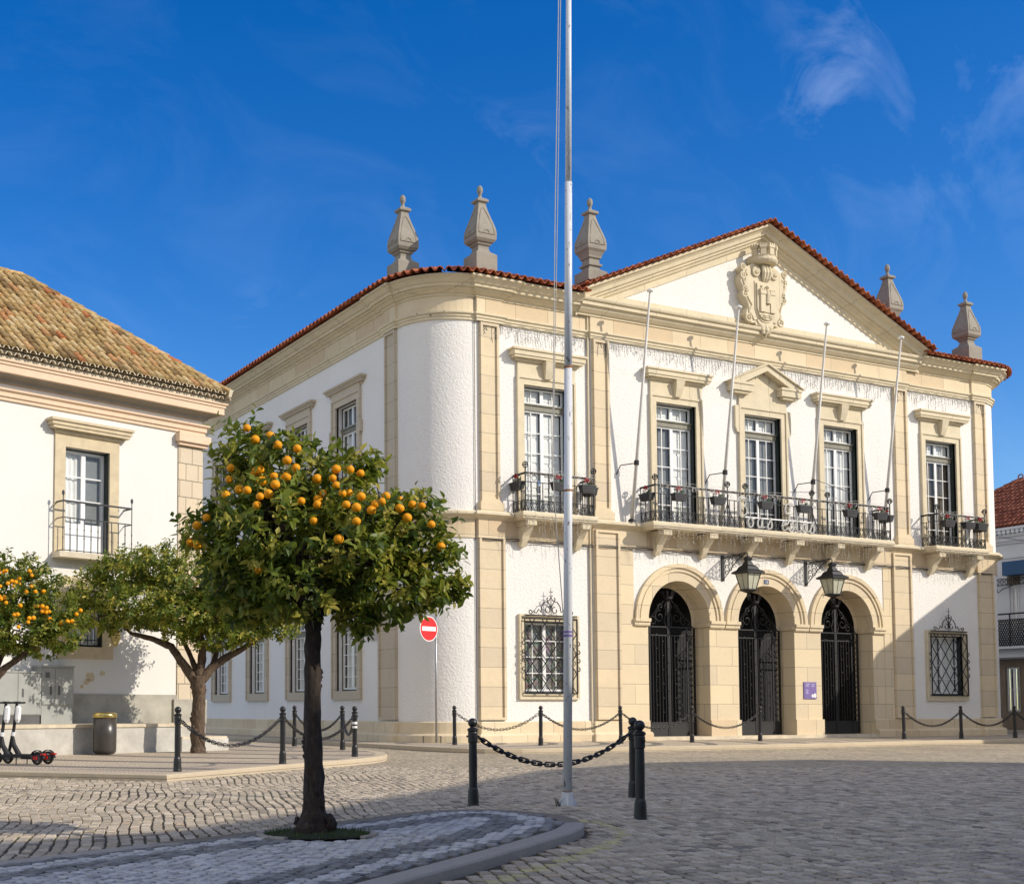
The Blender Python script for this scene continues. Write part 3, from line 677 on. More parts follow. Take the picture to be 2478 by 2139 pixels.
def glazing(fr, h, transz, backs, rows_low, lab=None, panel=0., outer='green_paint', cols=2, topback='shutter', dd=-.2):
    u0, u1, z0, z1 = h; e = .035
    mb = MB()                                              # painted outer frame; its deeper right side also puts reveal shade into the colour
    mb.fbox(fr, u0, u0+e, dd-.12, dd+.02, z0, z1); mb.fbox(fr, u1-e, u1, dd-.12, dd+.14, z0, z1); mb.fbox(fr, u0+e, u1-e, dd-.12, dd+.02, z1-e, z1); mb.fbox(fr, u0+e, u1-e, dd-.12, dd+.02, z0, z0+.05)
    win = mb.build('window', outer, HALL, label=lab)
    a, b = u0+e, u1-e; mid = (a+b)/2
    fm = MB()
    if transz:
        t0, t1 = transz
        mb = MB(); mb.fbox(fr, a, b, dd-.06, dd+.05, t0, t1); mb.fbox(fr, a, b, dd-.06, dd+.09, t1-.03, t1+.01); mb.build('transom', 'transom' if outer != 'green_side' else 'green_paint', win)
        for k in (0, 1): leaf_sash(fm, fr, (a, mid)[k], (mid, b)[k], t1+.01, z1-e, 2, 1, dd, 'glass', topback, win)
        zt = t0
    else: zt = z1-e
    for k in (0, 1): leaf_sash(fm, fr, (a, mid)[k], (mid, b)[k], z0+.05, zt, cols, rows_low, dd, 'glass', backs[k], win, panel=panel)
    fm.build('sash', 'white_paint', win)
    return win
def frame_mould(mb, fr, u0, u1, z0, z1, w, bottom=False, ear=0, wb=None):
    """moulded stone surround: flat band with a raised outer fillet"""
    wb = wb or w
    for a, b, c, d in [(u0-w, u0, z0, z1+w), (u1, u1+w, z0, z1+w), (u0, u1, z1, z1+w)]+([(u0-w, u1+w, z0-wb, z0)] if bottom else []): mb.fbox(fr, a, b, -.06, .06, c, d)
    e = .05; zb = z0-wb if bottom else z0
    for a, b, c, d in [(u0-w-e, u0-w+.02, zb, z1+w+e), (u1+w-.02, u1+w+e, zb, z1+w+e), (u0-w+.02, u1+w-.02, z1+w-.02, z1+w+e)]+([(u0-w-e, u1+w+e, zb-e, zb)] if bottom else []): mb.fbox(fr, a, b, 0, .095, c, d)
    if ear:
        for s0 in (u0-w-e-ear, u1+w+e): mb.ext(fr, [(s0, z1+w+e), (s0, z1-.45), (s0+ear*.5 if s0 < u0 else s0+ear*.5, z1-.62), ((s0+ear) if s0 < u0 else s0, z1-.62), ((s0+ear) if s0 < u0 else s0, z1+w+e), ][::1] if s0 < u0 else [(s0, z1+w+e), (s0+ear, z1+w+e), (s0+ear, z1-.45), (s0+ear*.5, z1-.62), (s0, z1-.62)], 0, .085)
def hood(mb, fr, c, hw, z0, z1, proj):
    mb.fbox(fr, c-hw+.20, c+hw-.20, 0, proj-.16, z0-.07, z0); mb.fbox(fr, c-hw+.08, c+hw-.08, 0, proj-.05, z0, z0+.07)
    mb.fbox(fr, c-hw+.04, c+hw-.04, 0, proj-.02, z0+.07, z1-.06); mb.fbox(fr, c-hw, c+hw, 0, proj+.02, z1-.06, z1)
def keystone(mb, fr, c):
    p = [(.36, 11.23), (.30, 10.98), (.20, 10.72)]
    vs = []
    for (d, z), w in zip(((.30, 11.24), (.24, 10.98), (.16, 10.74)), (.17, .14, .11)): vs += [fr(c-w, d, z), fr(c+w, d, z), fr(c+w, 0, z), fr(c-w, 0, z)]
    for k in (0, 4): mb.add([vs[k+i] for i in range(8)], [(0, 1, 5, 4), (1, 2, 6, 5), (3, 0, 4, 7), (0, 3, 2, 1), (4, 5, 6, 7)])
for fr, c, backs in ((FRONT, WL, ('shutter', 'shutter')), (PAV, WC[0], ('greyblind', 'shutter')), (PAV, WC[1], ('greyblind', 'greyblind')), (PAV, WC[2], ('curtain', 'curtain')), (FRONT, WR, ('brownblind', 'brownblind'))):
    glazing(fr, upH(c), (9.84, 10.02), backs, 5, topback='shutter' if c != WC[2] else 'curtain', panel=.0)
    mb = MB(); frame_mould(mb, fr, c-HW, c+HW, ZF, 10.53, .2, ear=.16 if c == WC[1] else 0)
    mb.fbox(fr, c-1.03, c+1.03, 0, .07, 10.78, 11.20)
    if c == WC[1]:
        for s0 in (-1, 1):
            a, b = sorted((c+s0*.62, c+s0*1.48)); mb.fbox(fr, a+.10, b-.10, 0, .24, 11.14, 11.22); mb.fbox(fr, a, b, 0, .30, 11.22, 11.42); mb.fbox(fr, a-.03, b+.03, 0, .33, 11.42, 11.50)
        mb.ext(fr, [(c-1.02, 11.2), (c+1.02, 11.2), (c+.9, 11.55), (c, 12.0), (c-.9, 11.55)], 0, .05)
        for s0 in (-1, 1): mb.ext(fr, [(c+s0*1.56, 11.50), (c, 12.17), (c, 11.97), (c+s0*1.0, 11.50)], 0, .30); mb.ext(fr, [(c+s0*1.62, 11.50), (c, 12.23), (c, 12.17), (c+s0*1.56, 11.50)], 0, .36)
    else: hood(mb, fr, c, 1.32, 11.27, 11.54, .30); keystone(mb, fr, c)
    mb.build('window_surround', 'stone_trim', HALL)
for k, c in enumerate(SC_):
    glazing(SIDE, sdU[k], (9.82, 9.98), ('curtain', 'curtain'), 4, outer='green_paint', topback='greyblind')
    glazing(SIDE, sdL[k], (3.5, 3.68), ('curtain', 'curtain'), 5, outer='green_paint', topback='greyblind')
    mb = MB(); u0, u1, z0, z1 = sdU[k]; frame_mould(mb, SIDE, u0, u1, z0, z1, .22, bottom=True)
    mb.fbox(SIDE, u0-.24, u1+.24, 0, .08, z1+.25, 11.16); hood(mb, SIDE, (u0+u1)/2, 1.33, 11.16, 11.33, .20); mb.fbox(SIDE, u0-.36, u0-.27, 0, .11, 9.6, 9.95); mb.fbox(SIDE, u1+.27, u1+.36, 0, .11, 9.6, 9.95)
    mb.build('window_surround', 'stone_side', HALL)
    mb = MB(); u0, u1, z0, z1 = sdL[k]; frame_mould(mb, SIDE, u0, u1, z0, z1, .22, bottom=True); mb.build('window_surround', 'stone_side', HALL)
for c, bk in ((WL, ('clutter', 'clutter')), (WR, ('curtain', 'curtain'))):
    glazing(FRONT, loH(c), None, bk, 4)
    mb = MB(); frame_mould(mb, FRONT, c-.87, c+.87, 1.52, 3.60, .14, bottom=True); mb.build('window_surround', 'stone_trim', HALL)
    # wrought iron grille in front of the window
    g = MB(); d = .16; u0, u1, z0, z1 = c-.93, c+.93, 1.50, 3.66
    for a in ((u0, z0, u1, z0), (u0, z1, u1, z1), (u0, z0, u0, z1), (u1, z0, u1, z1), (u0, z1+.10, u1, z1+.10)): g.tube([FRONT(a[0], d, a[1]), FRONT(a[2], d, a[3])], .02, 6)
    for u in (u0, u1):
        for z in (z0, z1, (z0+z1)/2): g.tube([FRONT(u, -.02, z), FRONT(u, d, z)], .012, 5)
    s = .45; hh = .58
    for k in range(-6, 8):
        for sg in (1, -1):
            pts = []
            for i in range(61):
                z = z0+(z1-z0)*i/60; u = (c+s*k+sg*(z-z0)*s/hh)
                if u0 <= u <= u1: pts.append(FRONT(u, d+(.006*sg), z))
            if len(pts) > 1: g.tube([pts[0], pts[-1]], .016, 5)
    def curl(cx, cz, r, a0, a1, rr=.015, sh=.35):
        g.tube([FRONT(cx+r*(1-sh*i/14)*math.cos(a0+(a1-a0)*i/14), d, cz+r*(1-sh*i/14)*math.sin(a0+(a1-a0)*i/14)) for i in range(15)], rr, 5)
    zt = z1+.12
    for sg in (1, -1):
        g.tube([FRONT(c+sg*x, d, zt+y) for x, y in ((.70, .02), (.62, .10), (.52, .04), (.44, .16), (.36, .08), (.32, .26), (.22, .38), (.12, .40), (.05, .30), (0, .18))], .016, 5)
        curl(c+sg*.13, zt+.14, .10, PI/2, PI/2+sg*5.2); curl(c+sg*.72, zt+.08, .06, -PI/2, -PI/2+sg*4.8); curl(c+sg*.10, zt+.47, .06, PI if sg > 0 else 0, (PI if sg > 0 else 0)+sg*4.4)
        for z in (2.2, 2.45, 2.7, 2.95): curl(c+sg*.97, z, .06, PI/2, PI/2-sg*4)
    g.tube([FRONT(c, d, zt), FRONT(c, d, zt+.80)], [.016, .008], 6)
    for z in (.56, .68): g.tube([FRONT(c-.07, d, zt+z), FRONT(c+.07, d, zt+z)], .010, 5)
    g.ball(FRONT(c, d, zt+.5), .03)
    g.build('window_grille', 'iron', HALL)

# pediment over the pavilion
PC, PH = 12.6, 7.45
zr = lambda x: 13.56+.432*(PH-abs(x-PC))                    # underside of the verge tiles
mb = MB(); mb.ext(PAV, [(PC-PH+.5, 13.36), (PC+PH-.5, 13.36), (PC+PH-.5, zr(PC+PH-.5)-.1), (PC, zr(PC)-.1), (PC-PH+.5, zr(PC-PH+.5)-.1)], -.4, 0); mb.build('tympanum', 'rough_white', HALL)
mb = MB(); mb.fbox(PAV, PC-PH+.35, PC+PH-.35, -.1, .045, 13.34, 13.62)
RK = [(0, -.74), (.05, -.73), (.05, -.54), (.13, -.50), (.16, -.42), (.24, -.40), (.24, -.33), (.33, -.31), (.36, -.20), (.44, -.12), (.54, -.09), (.54, -.01), (0, 0)]
xs = [PC-PH, PC, PC+PH]; vs = []
for x in xs: vs += [PAV(x, o, zr(x)+h) for o, h in RK]
m_ = len(RK); mb.add(vs, [(a*m_+j, (a+1)*m_+j, (a+1)*m_+j+1, a*m_+j+1) for a in (0, 1) for j in range(m_-1)]+[tuple(range(m_)), tuple(range(3*m_-1, 2*m_-1, -1))])
mb.build('raking_cornice', 'stone_trim', HALL)

def tile_strip(mb, path, o0, o1, slope, per=.27, amp=.05, courses=3, thick=.028):
    """wavy roof tiles along a 3D line: path of (point, outward normal); o0 lower edge, o1 upper edge"""
    P = [Vector(p) for p, n in path]; Nn = [Vector(n) for p, n in path]
    ln = [0]
    for a, b in zip(P, P[1:]): ln.append(ln[-1]+(b-a).length)
    k = max(2, round(ln[-1]/per)); S = k*8; pts = []; j = 0
    for i in range(S+1):
        s = ln[-1]*i/S
        while j < len(P)-2 and ln[j+1] < s: j += 1
        t = (s-ln[j])/max(1e-9, ln[j+1]-ln[j]); pts.append((P[j].lerp(P[j+1], t), Nn[j].lerp(Nn[j+1], t).normalized()))
    for c in range(courses):
        a = o0+(o1-o0)*c/courses; b = o0+(o1-o0)*(c+1.12)/courses
        for lay, dz in ((0, 0), (1, -thick)):
            vs = []
            for i, (p, n) in enumerate(pts):
                w = math.sin(2*PI*i/8); w = amp*(abs(w)**.75)*(1 if w > 0 else -1)
                for o, lift in ((a, .035), (b, .012)): vs.append(p+n*o+Vector((0, 0, w+(o0-o)*slope+lift+dz)))
            if lay == 0: top = vs
            else:
                V = top+vs; q = len(top); r0 = []
                for i in range(S):
                    r = random.random() if i % 4 == 0 else r
                    mb.add([V[2*i], V[2*i+1], V[2*i+3], V[2*i+2], V[q+2*i], V[q+2*i+2], V[q+2*i+1], V[q+2*i+3]], [(0, 1, 2, 3), (0, 3, 5, 4), (4, 5, 7, 6)], r)
def eavepath(p2, z):
    out = []
    for i, (x, y) in enumerate(p2):
        a = Vector(p2[max(0, i-1)]); b = Vector(p2[min(len(p2)-1, i+1)]); d = (b-a).normalized(); out.append(((x, y, z), (d.y, -d.x, 0)))
    return out
EO = .72
lp = [(-EO, 26), (-EO, RC)]+arc(RC, RC, RC+EO, PI, 1.5*PI, 20)[1:]+[(5.3, -EO)]
rp_ = [(19.85, -EO), (XE-RC, -EO)]+arc(XE-RC, RC, RC+EO, 1.5*PI, 2*PI, 20)[1:]+[(XE+EO, 26)]
mb = MB(); tile_strip(mb, eavepath(lp, 13.42), 0, -1.5, .34, amp=.06); tile_strip(mb, eavepath(rp_, 13.42), 0, -1.5, .34, amp=.06)
mb.build('eave_tiles', 'tile_red', HALL, recalc=False)
mb = MB(); rk = [((x, -.08, zr(x)+.06), (0, -1, 0)) for x in (PC-PH-.15, PC)]; rk2 = [((x, -.08, zr(x)+.06), (0, -1, 0)) for x in (PC, PC+PH+.15)]
tile_strip(mb, rk, .74, -.5, .0, courses=2); tile_strip(mb, rk2, .74, -.5, .0, courses=2)
mb.build('verge_tiles', 'tile_red', HALL, recalc=False)
mb = MB(); s = .36; ze = 13.44; A = 6.0                     # hipped roof planes and the little gable roof behind the pediment
e = [(.3, .3), (XE-.3, .3), (XE-.3, 25.7), (.3, 25.7)]; i_ = [(A+.3, A+.3), (XE-A-.3, A+.3), (XE-A-.3, 25.7-A), (A+.3, 25.7-A)]
v = [(x, y, ze) for x, y in e]+[(x, y, ze+s*A) for x, y in i_]
mb.add(v, [(0, 1, 5, 4), (1, 2, 6, 5), (2, 3, 7, 6), (3, 0, 4, 7), (4, 5, 6, 7)])
g0, g1 = -.3, 9.0
mb.add([(PC-PH, g0, zr(PC-PH)), (PC, g0, zr(PC)), (PC+PH, g0, zr(PC+PH)), (PC-PH, g1, zr(PC-PH)), (PC, g1, zr(PC)), (PC+PH, g1, zr(PC+PH))], [(0, 1, 4, 3), (1, 2, 5, 4)])
mb.build('roof', 'tile_red', HALL, recalc=False)
mb = MB()
for (x0, y0), (x1, y1) in (((.75, .75), (6.3, 6.3)), ((XE-.75, .75), (XE-6.3, 6.3))):
    n = 18
    for k in range(n):
        a = Vector((x0, y0, ze+s*.45+.06)).lerp(Vector((x1, y1, ze+s*6+.06)), k/n); b = Vector((x0, y0, ze+s*.45+.06)).lerp(Vector((x1, y1, ze+s*6+.06)), (k+1.15)/n)
        mb.tube([a, b], [.15, .12], 8, rv=random.random())
mb.build('hip_tiles', 'stone_grey', HALL)
# stone pinnacles on the eaves
def pinnacle(x, y, z, rings):
    f = HALL.location; mb = MB(); q = math.sqrt(2)*.5; B = .37; 
    pr = [(B, 0), (B, .34), (B-.03, .37), (.30, .40), (.22, .46), (.185, .54), (.185, .62), (.24, .66), (.24, .70), (.30, .73), (.355, .80), (.36, .84), (.365, .98), (.35, 1.12), (.30, 1.30), (.235, 1.50), (.175, 1.70), (.135, 1.86), (.125, 1.94), (.19, 1.97), (.20, 2.03), (.15, 2.07), (.10, 2.10)]
    if rings: pr = [(B, -.2), (B, .12), (.30, .16), (.21, .22), (.20, .28), (.26, .31), (.26, .37), (.20, .40), (.19, .52), (.24, .56), (.25, .62)]+[(r, z+.0) for r, z in pr[9:]]
    else: pr = [(B, -.2)]+pr
    mb.lathe([(r/q*1.0*.98*.98, h) for r, h in pr], (x, y, z), 4, PI/4)
    # sunk petal panel on each face of the bulb
    for fr_ in (Fr((x, y), (1, 0)), Fr((x, y), (0, -1))):
        for sg in (-1, 1):
            pt = [(sg*.27, .352, .98), (sg*.25, .33, 1.14), (sg*.20, .28, 1.32), (sg*.14, .225, 1.52), (sg*.06, .165, 1.72), (0, .145, 1.80)]
            mb.tube([fr_(u, d, z+h) for u, d, h in pt], .016, 5)
        mb.tube([fr_(u, .355, z+.95) for u in (-.27, .27)], .016, 5); mb.tube([fr_(.09*math.cos(a), .35, z+.97+.09*math.sin(a)) for a in [PI*i/8 for i in range(9)]], .016, 5)
    mb.lathe([(.09, 2.08), (.06, 2.14), (.045, 2.20), (.06, 2.24), (.085, 2.30), (.09, 2.36), (.075, 2.44), (.03, 2.49), (.005, 2.50)], (x, y, z), 10)
    mb.build('pinnacle', 'stone_grey', HALL)
for x, y, z, rg in ((.50, 2.15, 14.0, False), (2.15, .45, 13.95, False), (6.12, .38, 14.28, True), (19.12, .30, 14.25, True), (23.40, .45, 13.95, False)): pinnacle(x, y, z, rg)

# carved coat of arms in the pediment
CX = 12.52
CR = Fr((CX, -.08), (1, 0))
L_ = [(0, 13.02), (-.10, 13.12), (-.16, 13.28), (-.34, 13.38), (-.42, 13.50), (-.56, 13.46), (-.66, 13.62), (-.80, 13.74), (-.74, 13.92), (-.66, 14.02), (-.80, 14.20), (-.92, 14.38), (-.84, 14.52), (-.90, 14.62), (-1.0, 14.78), (-.96, 15.0), (-.86, 15.10), (-.96, 15.20), (-.88, 15.32), (-.70, 15.30), (-.50, 15.42), (-.34, 15.48)]
poly = L_+[(-x, z) for x, z in L_[::-1] if x < 0]
mb = MB(); mb.ext(CR, poly, 0, .30); mb.ext(CR, [(x*.84, 14.3+(z-14.3)*.88) for x, z in poly], .30, .335)
crest = mb.build('coat_of_arms', 'stone_trim', HALL, label='carved stone coat of arms with mural crown in the pediment')
mb = MB()
for sg in (-1, 1):
    for x, z, r in ((.90, 15.26, .09), (.90, 14.98, .10), (.82, 14.56, .09), (.84, 14.38, .10), (.70, 13.62, .11)):
        mb.tube([CR(sg*x+r*math.cos(2*PI*i/12), .30, z+r*math.sin(2*PI*i/12)) for i in range(12)], .035, 6, closed=True); mb.ball(CR(sg*x, .31, z), .045, 8, 5)
    for seg in ([(.92, 15.2), (.96, 15.0), (.92, 14.8), (.84, 14.6)], [(.86, 14.3), (.74, 14.1), (.68, 13.85), (.70, 13.7)]): mb.tube([CR(sg*x*.97, .31, z) for x, z in seg], .032, 6)
    sx = sg*.40
    mb.tube([CR(sx+.15*math.cos(a)*(1-.08*a/2), .36, 15.14+.15*math.sin(a)*(1-.08*a/2)) for a in [i*.5 for i in range(20)]], .045, 6); mb.ball(CR(sx, .37, 15.14), .07, 8, 5)
for x in (-.12, 0, .12): mb.tube([CR(x, .40, 15.38), CR(x*1.1, .45, 15.15), CR(x*.9, .40, 14.96), CR(x*.5, .34, 14.86)], [.06, .07, .06, .03], 7)
for k in range(3):                                         # leaf at the foot
    for sg in (-1, 1): mb.tube([CR(sg*.02, .34, 13.42-.08*k), CR(sg*(.20-.03*k), .36, 13.34-.09*k), CR(sg*(.30-.05*k), .33, 13.44-.10*k)], [.05, .05, .02], 6)
mb.tube([CR(0, .34, 13.46), CR(0, .38, 13.25), CR(0, .30, 13.02)], [.05, .07, .02], 7)
mb.build('scrollwork', 'stone_trim', crest)
mb = MB()
sh = [(-.40, 14.78), (.40, 14.78), (.40, 13.95), (.32, 13.74), (.14, 13.62), (0, 13.60), (-.14, 13.62), (-.32, 13.74), (-.40, 13.95)]
mb.ext(CR, [(x*1.14, 14.2+(z-14.2)*1.12) for x, z in sh], .32, .36); mb.ext(CR, sh, .36, .41)
for x in (-.30, .12): mb.fbox(CR, x, x+.20, .41, .47, 13.84, 14.42); mb.fbox(CR, x-.02, x+.22, .41, .49, 14.42, 14.54); [mb.fbox(CR, x-.02+i*.085, x+.03+i*.085, .41, .49, 14.54, 14.59) for i in range(3)]
mb.fbox(CR, -.10, .12, .41, .44, 13.84, 14.10); mb.tube([CR(.0, .44, 14.12), CR(.0, .46, 14.4), CR(.0, .45, 14.58)], [.10, .08, .05], 8); mb.ball(CR(0, .46, 14.66), .06, 8, 5)
for k in range(2): mb.tube([CR(x, .42, 13.74-.06*k+.02*math.sin(x*26)) for x in [-.28+.07*i for i in range(9)]], .02, 5)
mb.ball(CR(-.22, .42, 14.68), .045, 8, 5)
mb.build('shield', 'stone_trim', crest)
mb = MB()
mb.lathe([(.40, 15.42), (.48, 15.46), (.52, 15.52), (.52, 15.57), (.48, 15.60), (.48, 15.66), (.50, 15.68)], (CX, -.28, 0), 20)
for k in range(5):
    a = -PI/2+(k-2)*.62; x, y = CX+.46*math.cos(a), -.28+.46*math.sin(a); d = Fr((x, y), (-math.sin(a), math.cos(a)))
    mb.fbox(d, -.085, .085, -.1, .03, 15.66, 15.90); mb.fbox(d, -.115, .115, -.1, .05, 15.90, 15.99); [mb.fbox(d, -.115+i*.09, -.065+i*.09, -.1, .05, 15.99, 16.04) for i in range(3)]
mb.build('mural_crown', 'stone_trim', crest)

# ------------------------------------------------------------------ balconies
def balcony(fr, u0, u1, dep, corbels, posts, slab):
    s0, s1 = slab
    mb = MB()
    pth = [fr(s0, 0, 0), fr(s0, dep+.06, 0), fr(s1, dep+.06, 0), fr(s1, 0, 0)]
    mb.sweep([(-.20, 6.46), (-.06, 6.47), (-.04, 6.52), (0, 6.56), (0, 6.64), (-.03, 6.69), (-.3, 6.69)], [(p.x, p.y) for p in pth])
    mb.fbox(fr, s0+.02, s1-.02, 0, dep+.03, 6.50, 6.685)
    slb = mb.build('balcony', 'stone_trim', HALL)
    mb = MB()
    for c in corbels:
        for w, pf in ((.125, [(0, 6.46), (dep-.05, 6.46), (dep-.05, 6.33), (dep-.16, 6.26), (.30, 6.04), (.22, 5.86), (.15, 5.74), (0, 5.74)]),):
            vs = [fr(c-w*(.75 if z < 5.9 else 1), d, z) for d, z in pf]+[fr(c+w*(.75 if z < 5.9 else 1), d, z) for d, z in pf]; k = len(pf)
            mb.add(vs, [tuple(range(k)), tuple(range(2*k-1, k-1, -1))]+[(i, (i+1) % k, (i+1) % k+k, i+k) for i in range(k)])
        mb.fbox(fr, c-.16, c+.16, 0, dep-.01, 6.31, 6.455)
    for c in corbels:
        g = MB(); 
    # one mesh per corbel
    nper = len(mb.f)//len(corbels); nv = len(mb.v)//len(corbels)
    for i in range(len(corbels)):
        g = MB(); g.v = mb.v[i*nv:(i+1)*nv]; g.f = [tuple(x-i*nv for x in f) for f in mb.f[i*nper:(i+1)*nper]]; g.r = [.5]*len(g.f); g.build('corbel', 'stone_trim', slb)
    g = MB()
    runs = [(lambda t: fr(u0, t, 0), 0, dep), (lambda t: fr(t, dep, 0), u0, u1), (lambda t: fr(u1, dep-t, 0), 0, dep)]
    for fn, a, b in runs:
        up = lambda t, z: fn(t)+Vector((0, 0, z))
        g.tube([up(a, 7.80), up(b, 7.80)], .026, 6); g.tube([up(a, 7.785), up(b, 7.785)], .026, 4)
        for z in (7.54, 7.02, 6.74): g.tube([up(a, z), up(b, z)], .013, 5)
        n = max(2, round((b-a)/.21)); st = (b-a)/n
        for i in range(n+1):
            t = a+st*i; g.tube([up(t, 6.70), up(t, 7.54)], .012, 5); g.ball(up(t, 7.30), .024, 6, 4); g.tube([up(t, 6.69), up(t, 7.79)] if i % 4 == 0 else [up(t, 7.02), up(t, 7.54)], .015, 5)
            if i < n:
                m0 = t+st/2
                for sg in (-1, 1):                          # scroll band at the foot, loops under the handrail
                    g.tube([up(m0+sg*x*st, z) for x, z in ((.02, 6.75), (.22, 6.82), (.38, 6.92), (.46, 7.0))], .011, 4)
                    g.tube([up(m0+sg*(.30-.16*math.cos(q)*(1-.09*q))*st, 6.80+.05*math.sin(q)*(1-.09*q)) for q in [k*.8 for k in range(8)]], .009, 4)
                    g.tube([up(m0+sg*(.24+.16*math.cos(q)*(1-.09*q))*st, 6.96+.04*math.sin(q)*(1-.09*q)) for q in [k*.8 for k in range(8)]], .009, 4)
                if i % 3 == 1: g.tube([up(m0+.40*st*math.cos(q), 7.67+.09*math.sin(q)) for q in [k*PI/5 for k in range(10)]], .009, 4, closed=True)
    for u, kind in posts:
        g.tube([fr(u, dep, 6.69), fr(u, dep, 7.96)], .022, 6)
        c = fr(u, dep, 8.03)
        for a in (0, 1, 2): g.tube([c+Vector((.085*math.cos(q)*math.cos(a*PI/3), .085*math.cos(q)*math.sin(a*PI/3), .085*math.sin(q))) for q in [k*PI/6 for k in range(12)]], .011, 5, closed=True)
        g.tube([c+Vector((.085*math.cos(q), .085*math.sin(q), 0)) for q in [k*PI/6 for k in range(12)]], .010, 5, closed=True); g.tube([c, c+Vector((0, 0, .13))], [.010, .003], 5)
        if kind: 
            for sg in (-1, 1): g.tube([fr(u, dep, 7.45), fr(u+sg*.10, dep, 7.15), fr(u+sg*.24, dep, 6.90), fr(u+sg*.26, dep, 6.74)], .015, 5)
    g.build('railing', 'iron', slb)
    return slb
balcony(FRONT, 2.92, 5.34, .62, (3.16, 5.09), ((2.92, 0), (5.34, 0)), (2.80, 5.46))
balcony(PAV, 7.55, 17.66, .66, (8.04, 9.87, 11.70, 13.53, 15.36, 17.19), ((7.55, 0), (10.43, 1), (11.17, 0), (14.05, 1), (14.75, 0), (17.66, 0)), (7.42, 17.80))
balcony(FRONT, 20.13, 22.62, .62, (20.40, 22.36), ((20.13, 0), (22.62, 0)), (20.0, 22.74))

# loggia behind the arches, gates
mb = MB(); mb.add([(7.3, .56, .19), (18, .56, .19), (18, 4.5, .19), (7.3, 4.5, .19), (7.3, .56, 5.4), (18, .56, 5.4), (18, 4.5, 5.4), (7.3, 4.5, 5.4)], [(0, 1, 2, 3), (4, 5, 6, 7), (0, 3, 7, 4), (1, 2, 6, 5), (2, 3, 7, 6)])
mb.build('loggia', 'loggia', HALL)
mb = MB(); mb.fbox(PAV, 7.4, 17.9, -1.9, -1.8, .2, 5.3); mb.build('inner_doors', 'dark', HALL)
GY = -.50
for gi, c in enumerate(AC):
    g = MB(); a, b, z0, z1 = c-AR+.17, c+AR-.17, .22, 3.60; T = lambda u, z: PAV(u, GY, z)
    for z in (3.60, 3.34, .62): g.fbox(PAV, a, b, GY-.02, GY+.02, z-.02, z+.02)
    for u in (a, c-.03, c+.03, b): g.fbox(PAV, u-.025, u+.025, GY-.025, GY+.025, z0, z1)
    g.fbox(PAV, a, b, GY-.01, GY+.01, z0, .62)
    colw = .30
    for u in (a+.0, b-colw): g.fbox(PAV, u+(colw if u < c else 0)-.02, u+(colw if u < c else 0)+.02, GY-.02, GY+.02, z0, z1)
    n = 12; ua, ub = a+colw, b-colw
    for i in range(1, n):
        u = ua+(ub-ua)*i/n; g.tube([T(u, .62), T(u, 3.34)], .012, 6)
        if i % 2 == 0:
            for k in range(6): z = .95+.44*k+(.22 if i % 4 else 0); g.fbox(PAV, u-.035, u+.035, GY+.01, GY+.04, z-.012, z+.012)
    for u in (a+colw/2, b-colw/2):
        for k in range(14):
            z = .74+.19*k
            for sg in (-1, 1): g.tube([T(u+sg*(.02+.085*math.sin(q)), z+.085*math.cos(q)) for q in [j*.55 for j in range(7)]], .010, 5)
            g.tube([T(u-.09, z+.095), T(u, z+.05), T(u+.09, z+.095)], .008, 4)
    for i in range(16):
        u = a+(b-a)*(i+.5)/16; g.tube([T(u+.045*math.cos(q), 3.47+.07*math.sin(q)) for q in [j*PI/4 for j in range(8)]], .009, 4, closed=True)
    # cresting with scrolls and a crown
    def sp(cx, cz, r, a0, turns, rr_=.014):
        m0 = 18; g.tube([T(cx+r*(1-.75*i/m0)*math.cos(a0+turns*i/m0), cz+r*(1-.75*i/m0)*math.sin(a0+turns*i/m0)) for i in range(m0+1)], rr_, 5)
    for sg in (-1, 1):
        h = 0 if sg > 0 else PI
        sp(c+sg*.34, 3.92, .20, PI/2, -sg*7.5); sp(c+sg*.62, 3.78, .14, PI/2, sg*7); sp(c+sg*.30, 4.24, .13, -PI/2, sg*6.5); sp(c+sg*.85, 3.70, .08, PI/2, -sg*6)
        g.tube([T(c+sg*x, z) for x, z in ((.98, 3.62), (.80, 3.82), (.62, 3.95), (.48, 4.12), (.30, 4.30), (.16, 4.42), (.08, 4.5))], .016, 5)
        g.tube([T(c+sg*x, z) for x, z in ((.10, 3.62), (.16, 3.80), (.08, 4.05), (.13, 4.25), (.05, 4.45))], .016, 5)
    g.fbox(PAV, c-.05, c+.05, GY-.02, GY+.02, 3.6, 4.46)
    g.lathe([(.10, 4.44), (.15, 4.48), (.15, 4.54), (.13, 4.56)], PAV(c, GY, 0), 12)
    for k in range(8): q = 2*PI*k/8; g.tube([PAV(c, GY, 4.55)+Vector((.13*math.cos(q), .13*math.sin(q), 0)), PAV(c, GY, 4.72)+Vector((.21*math.cos(q), .21*math.sin(q), 0))], [.03, .045], 5)
    g.build('gate', 'iron', HALL)
# downpipes and the rainwater outlet blocks beside the pilasters
mb = MB(); mb.tube([FRONT(1.61, .03, .75), FRONT(1.61, .03, 12.9)], .010, 6); mb.build('cable_run', 'wire_dark', HALL)  # vertical light string; the shadow beside it is put into the dark colour
mb = MB(); mb.tube([FRONT(P0-.09, .05, .4), FRONT(P0-.09, .05, 13.1)], .03, 8); mb.build('downpipe', 'stone_trim', HALL)
mb = MB(); mb.tube([FRONT(P1+.07, .05, .4), FRONT(P1+.07, .05, 13.1)], .03, 8); mb.build('downpipe', 'stone_trim', HALL)
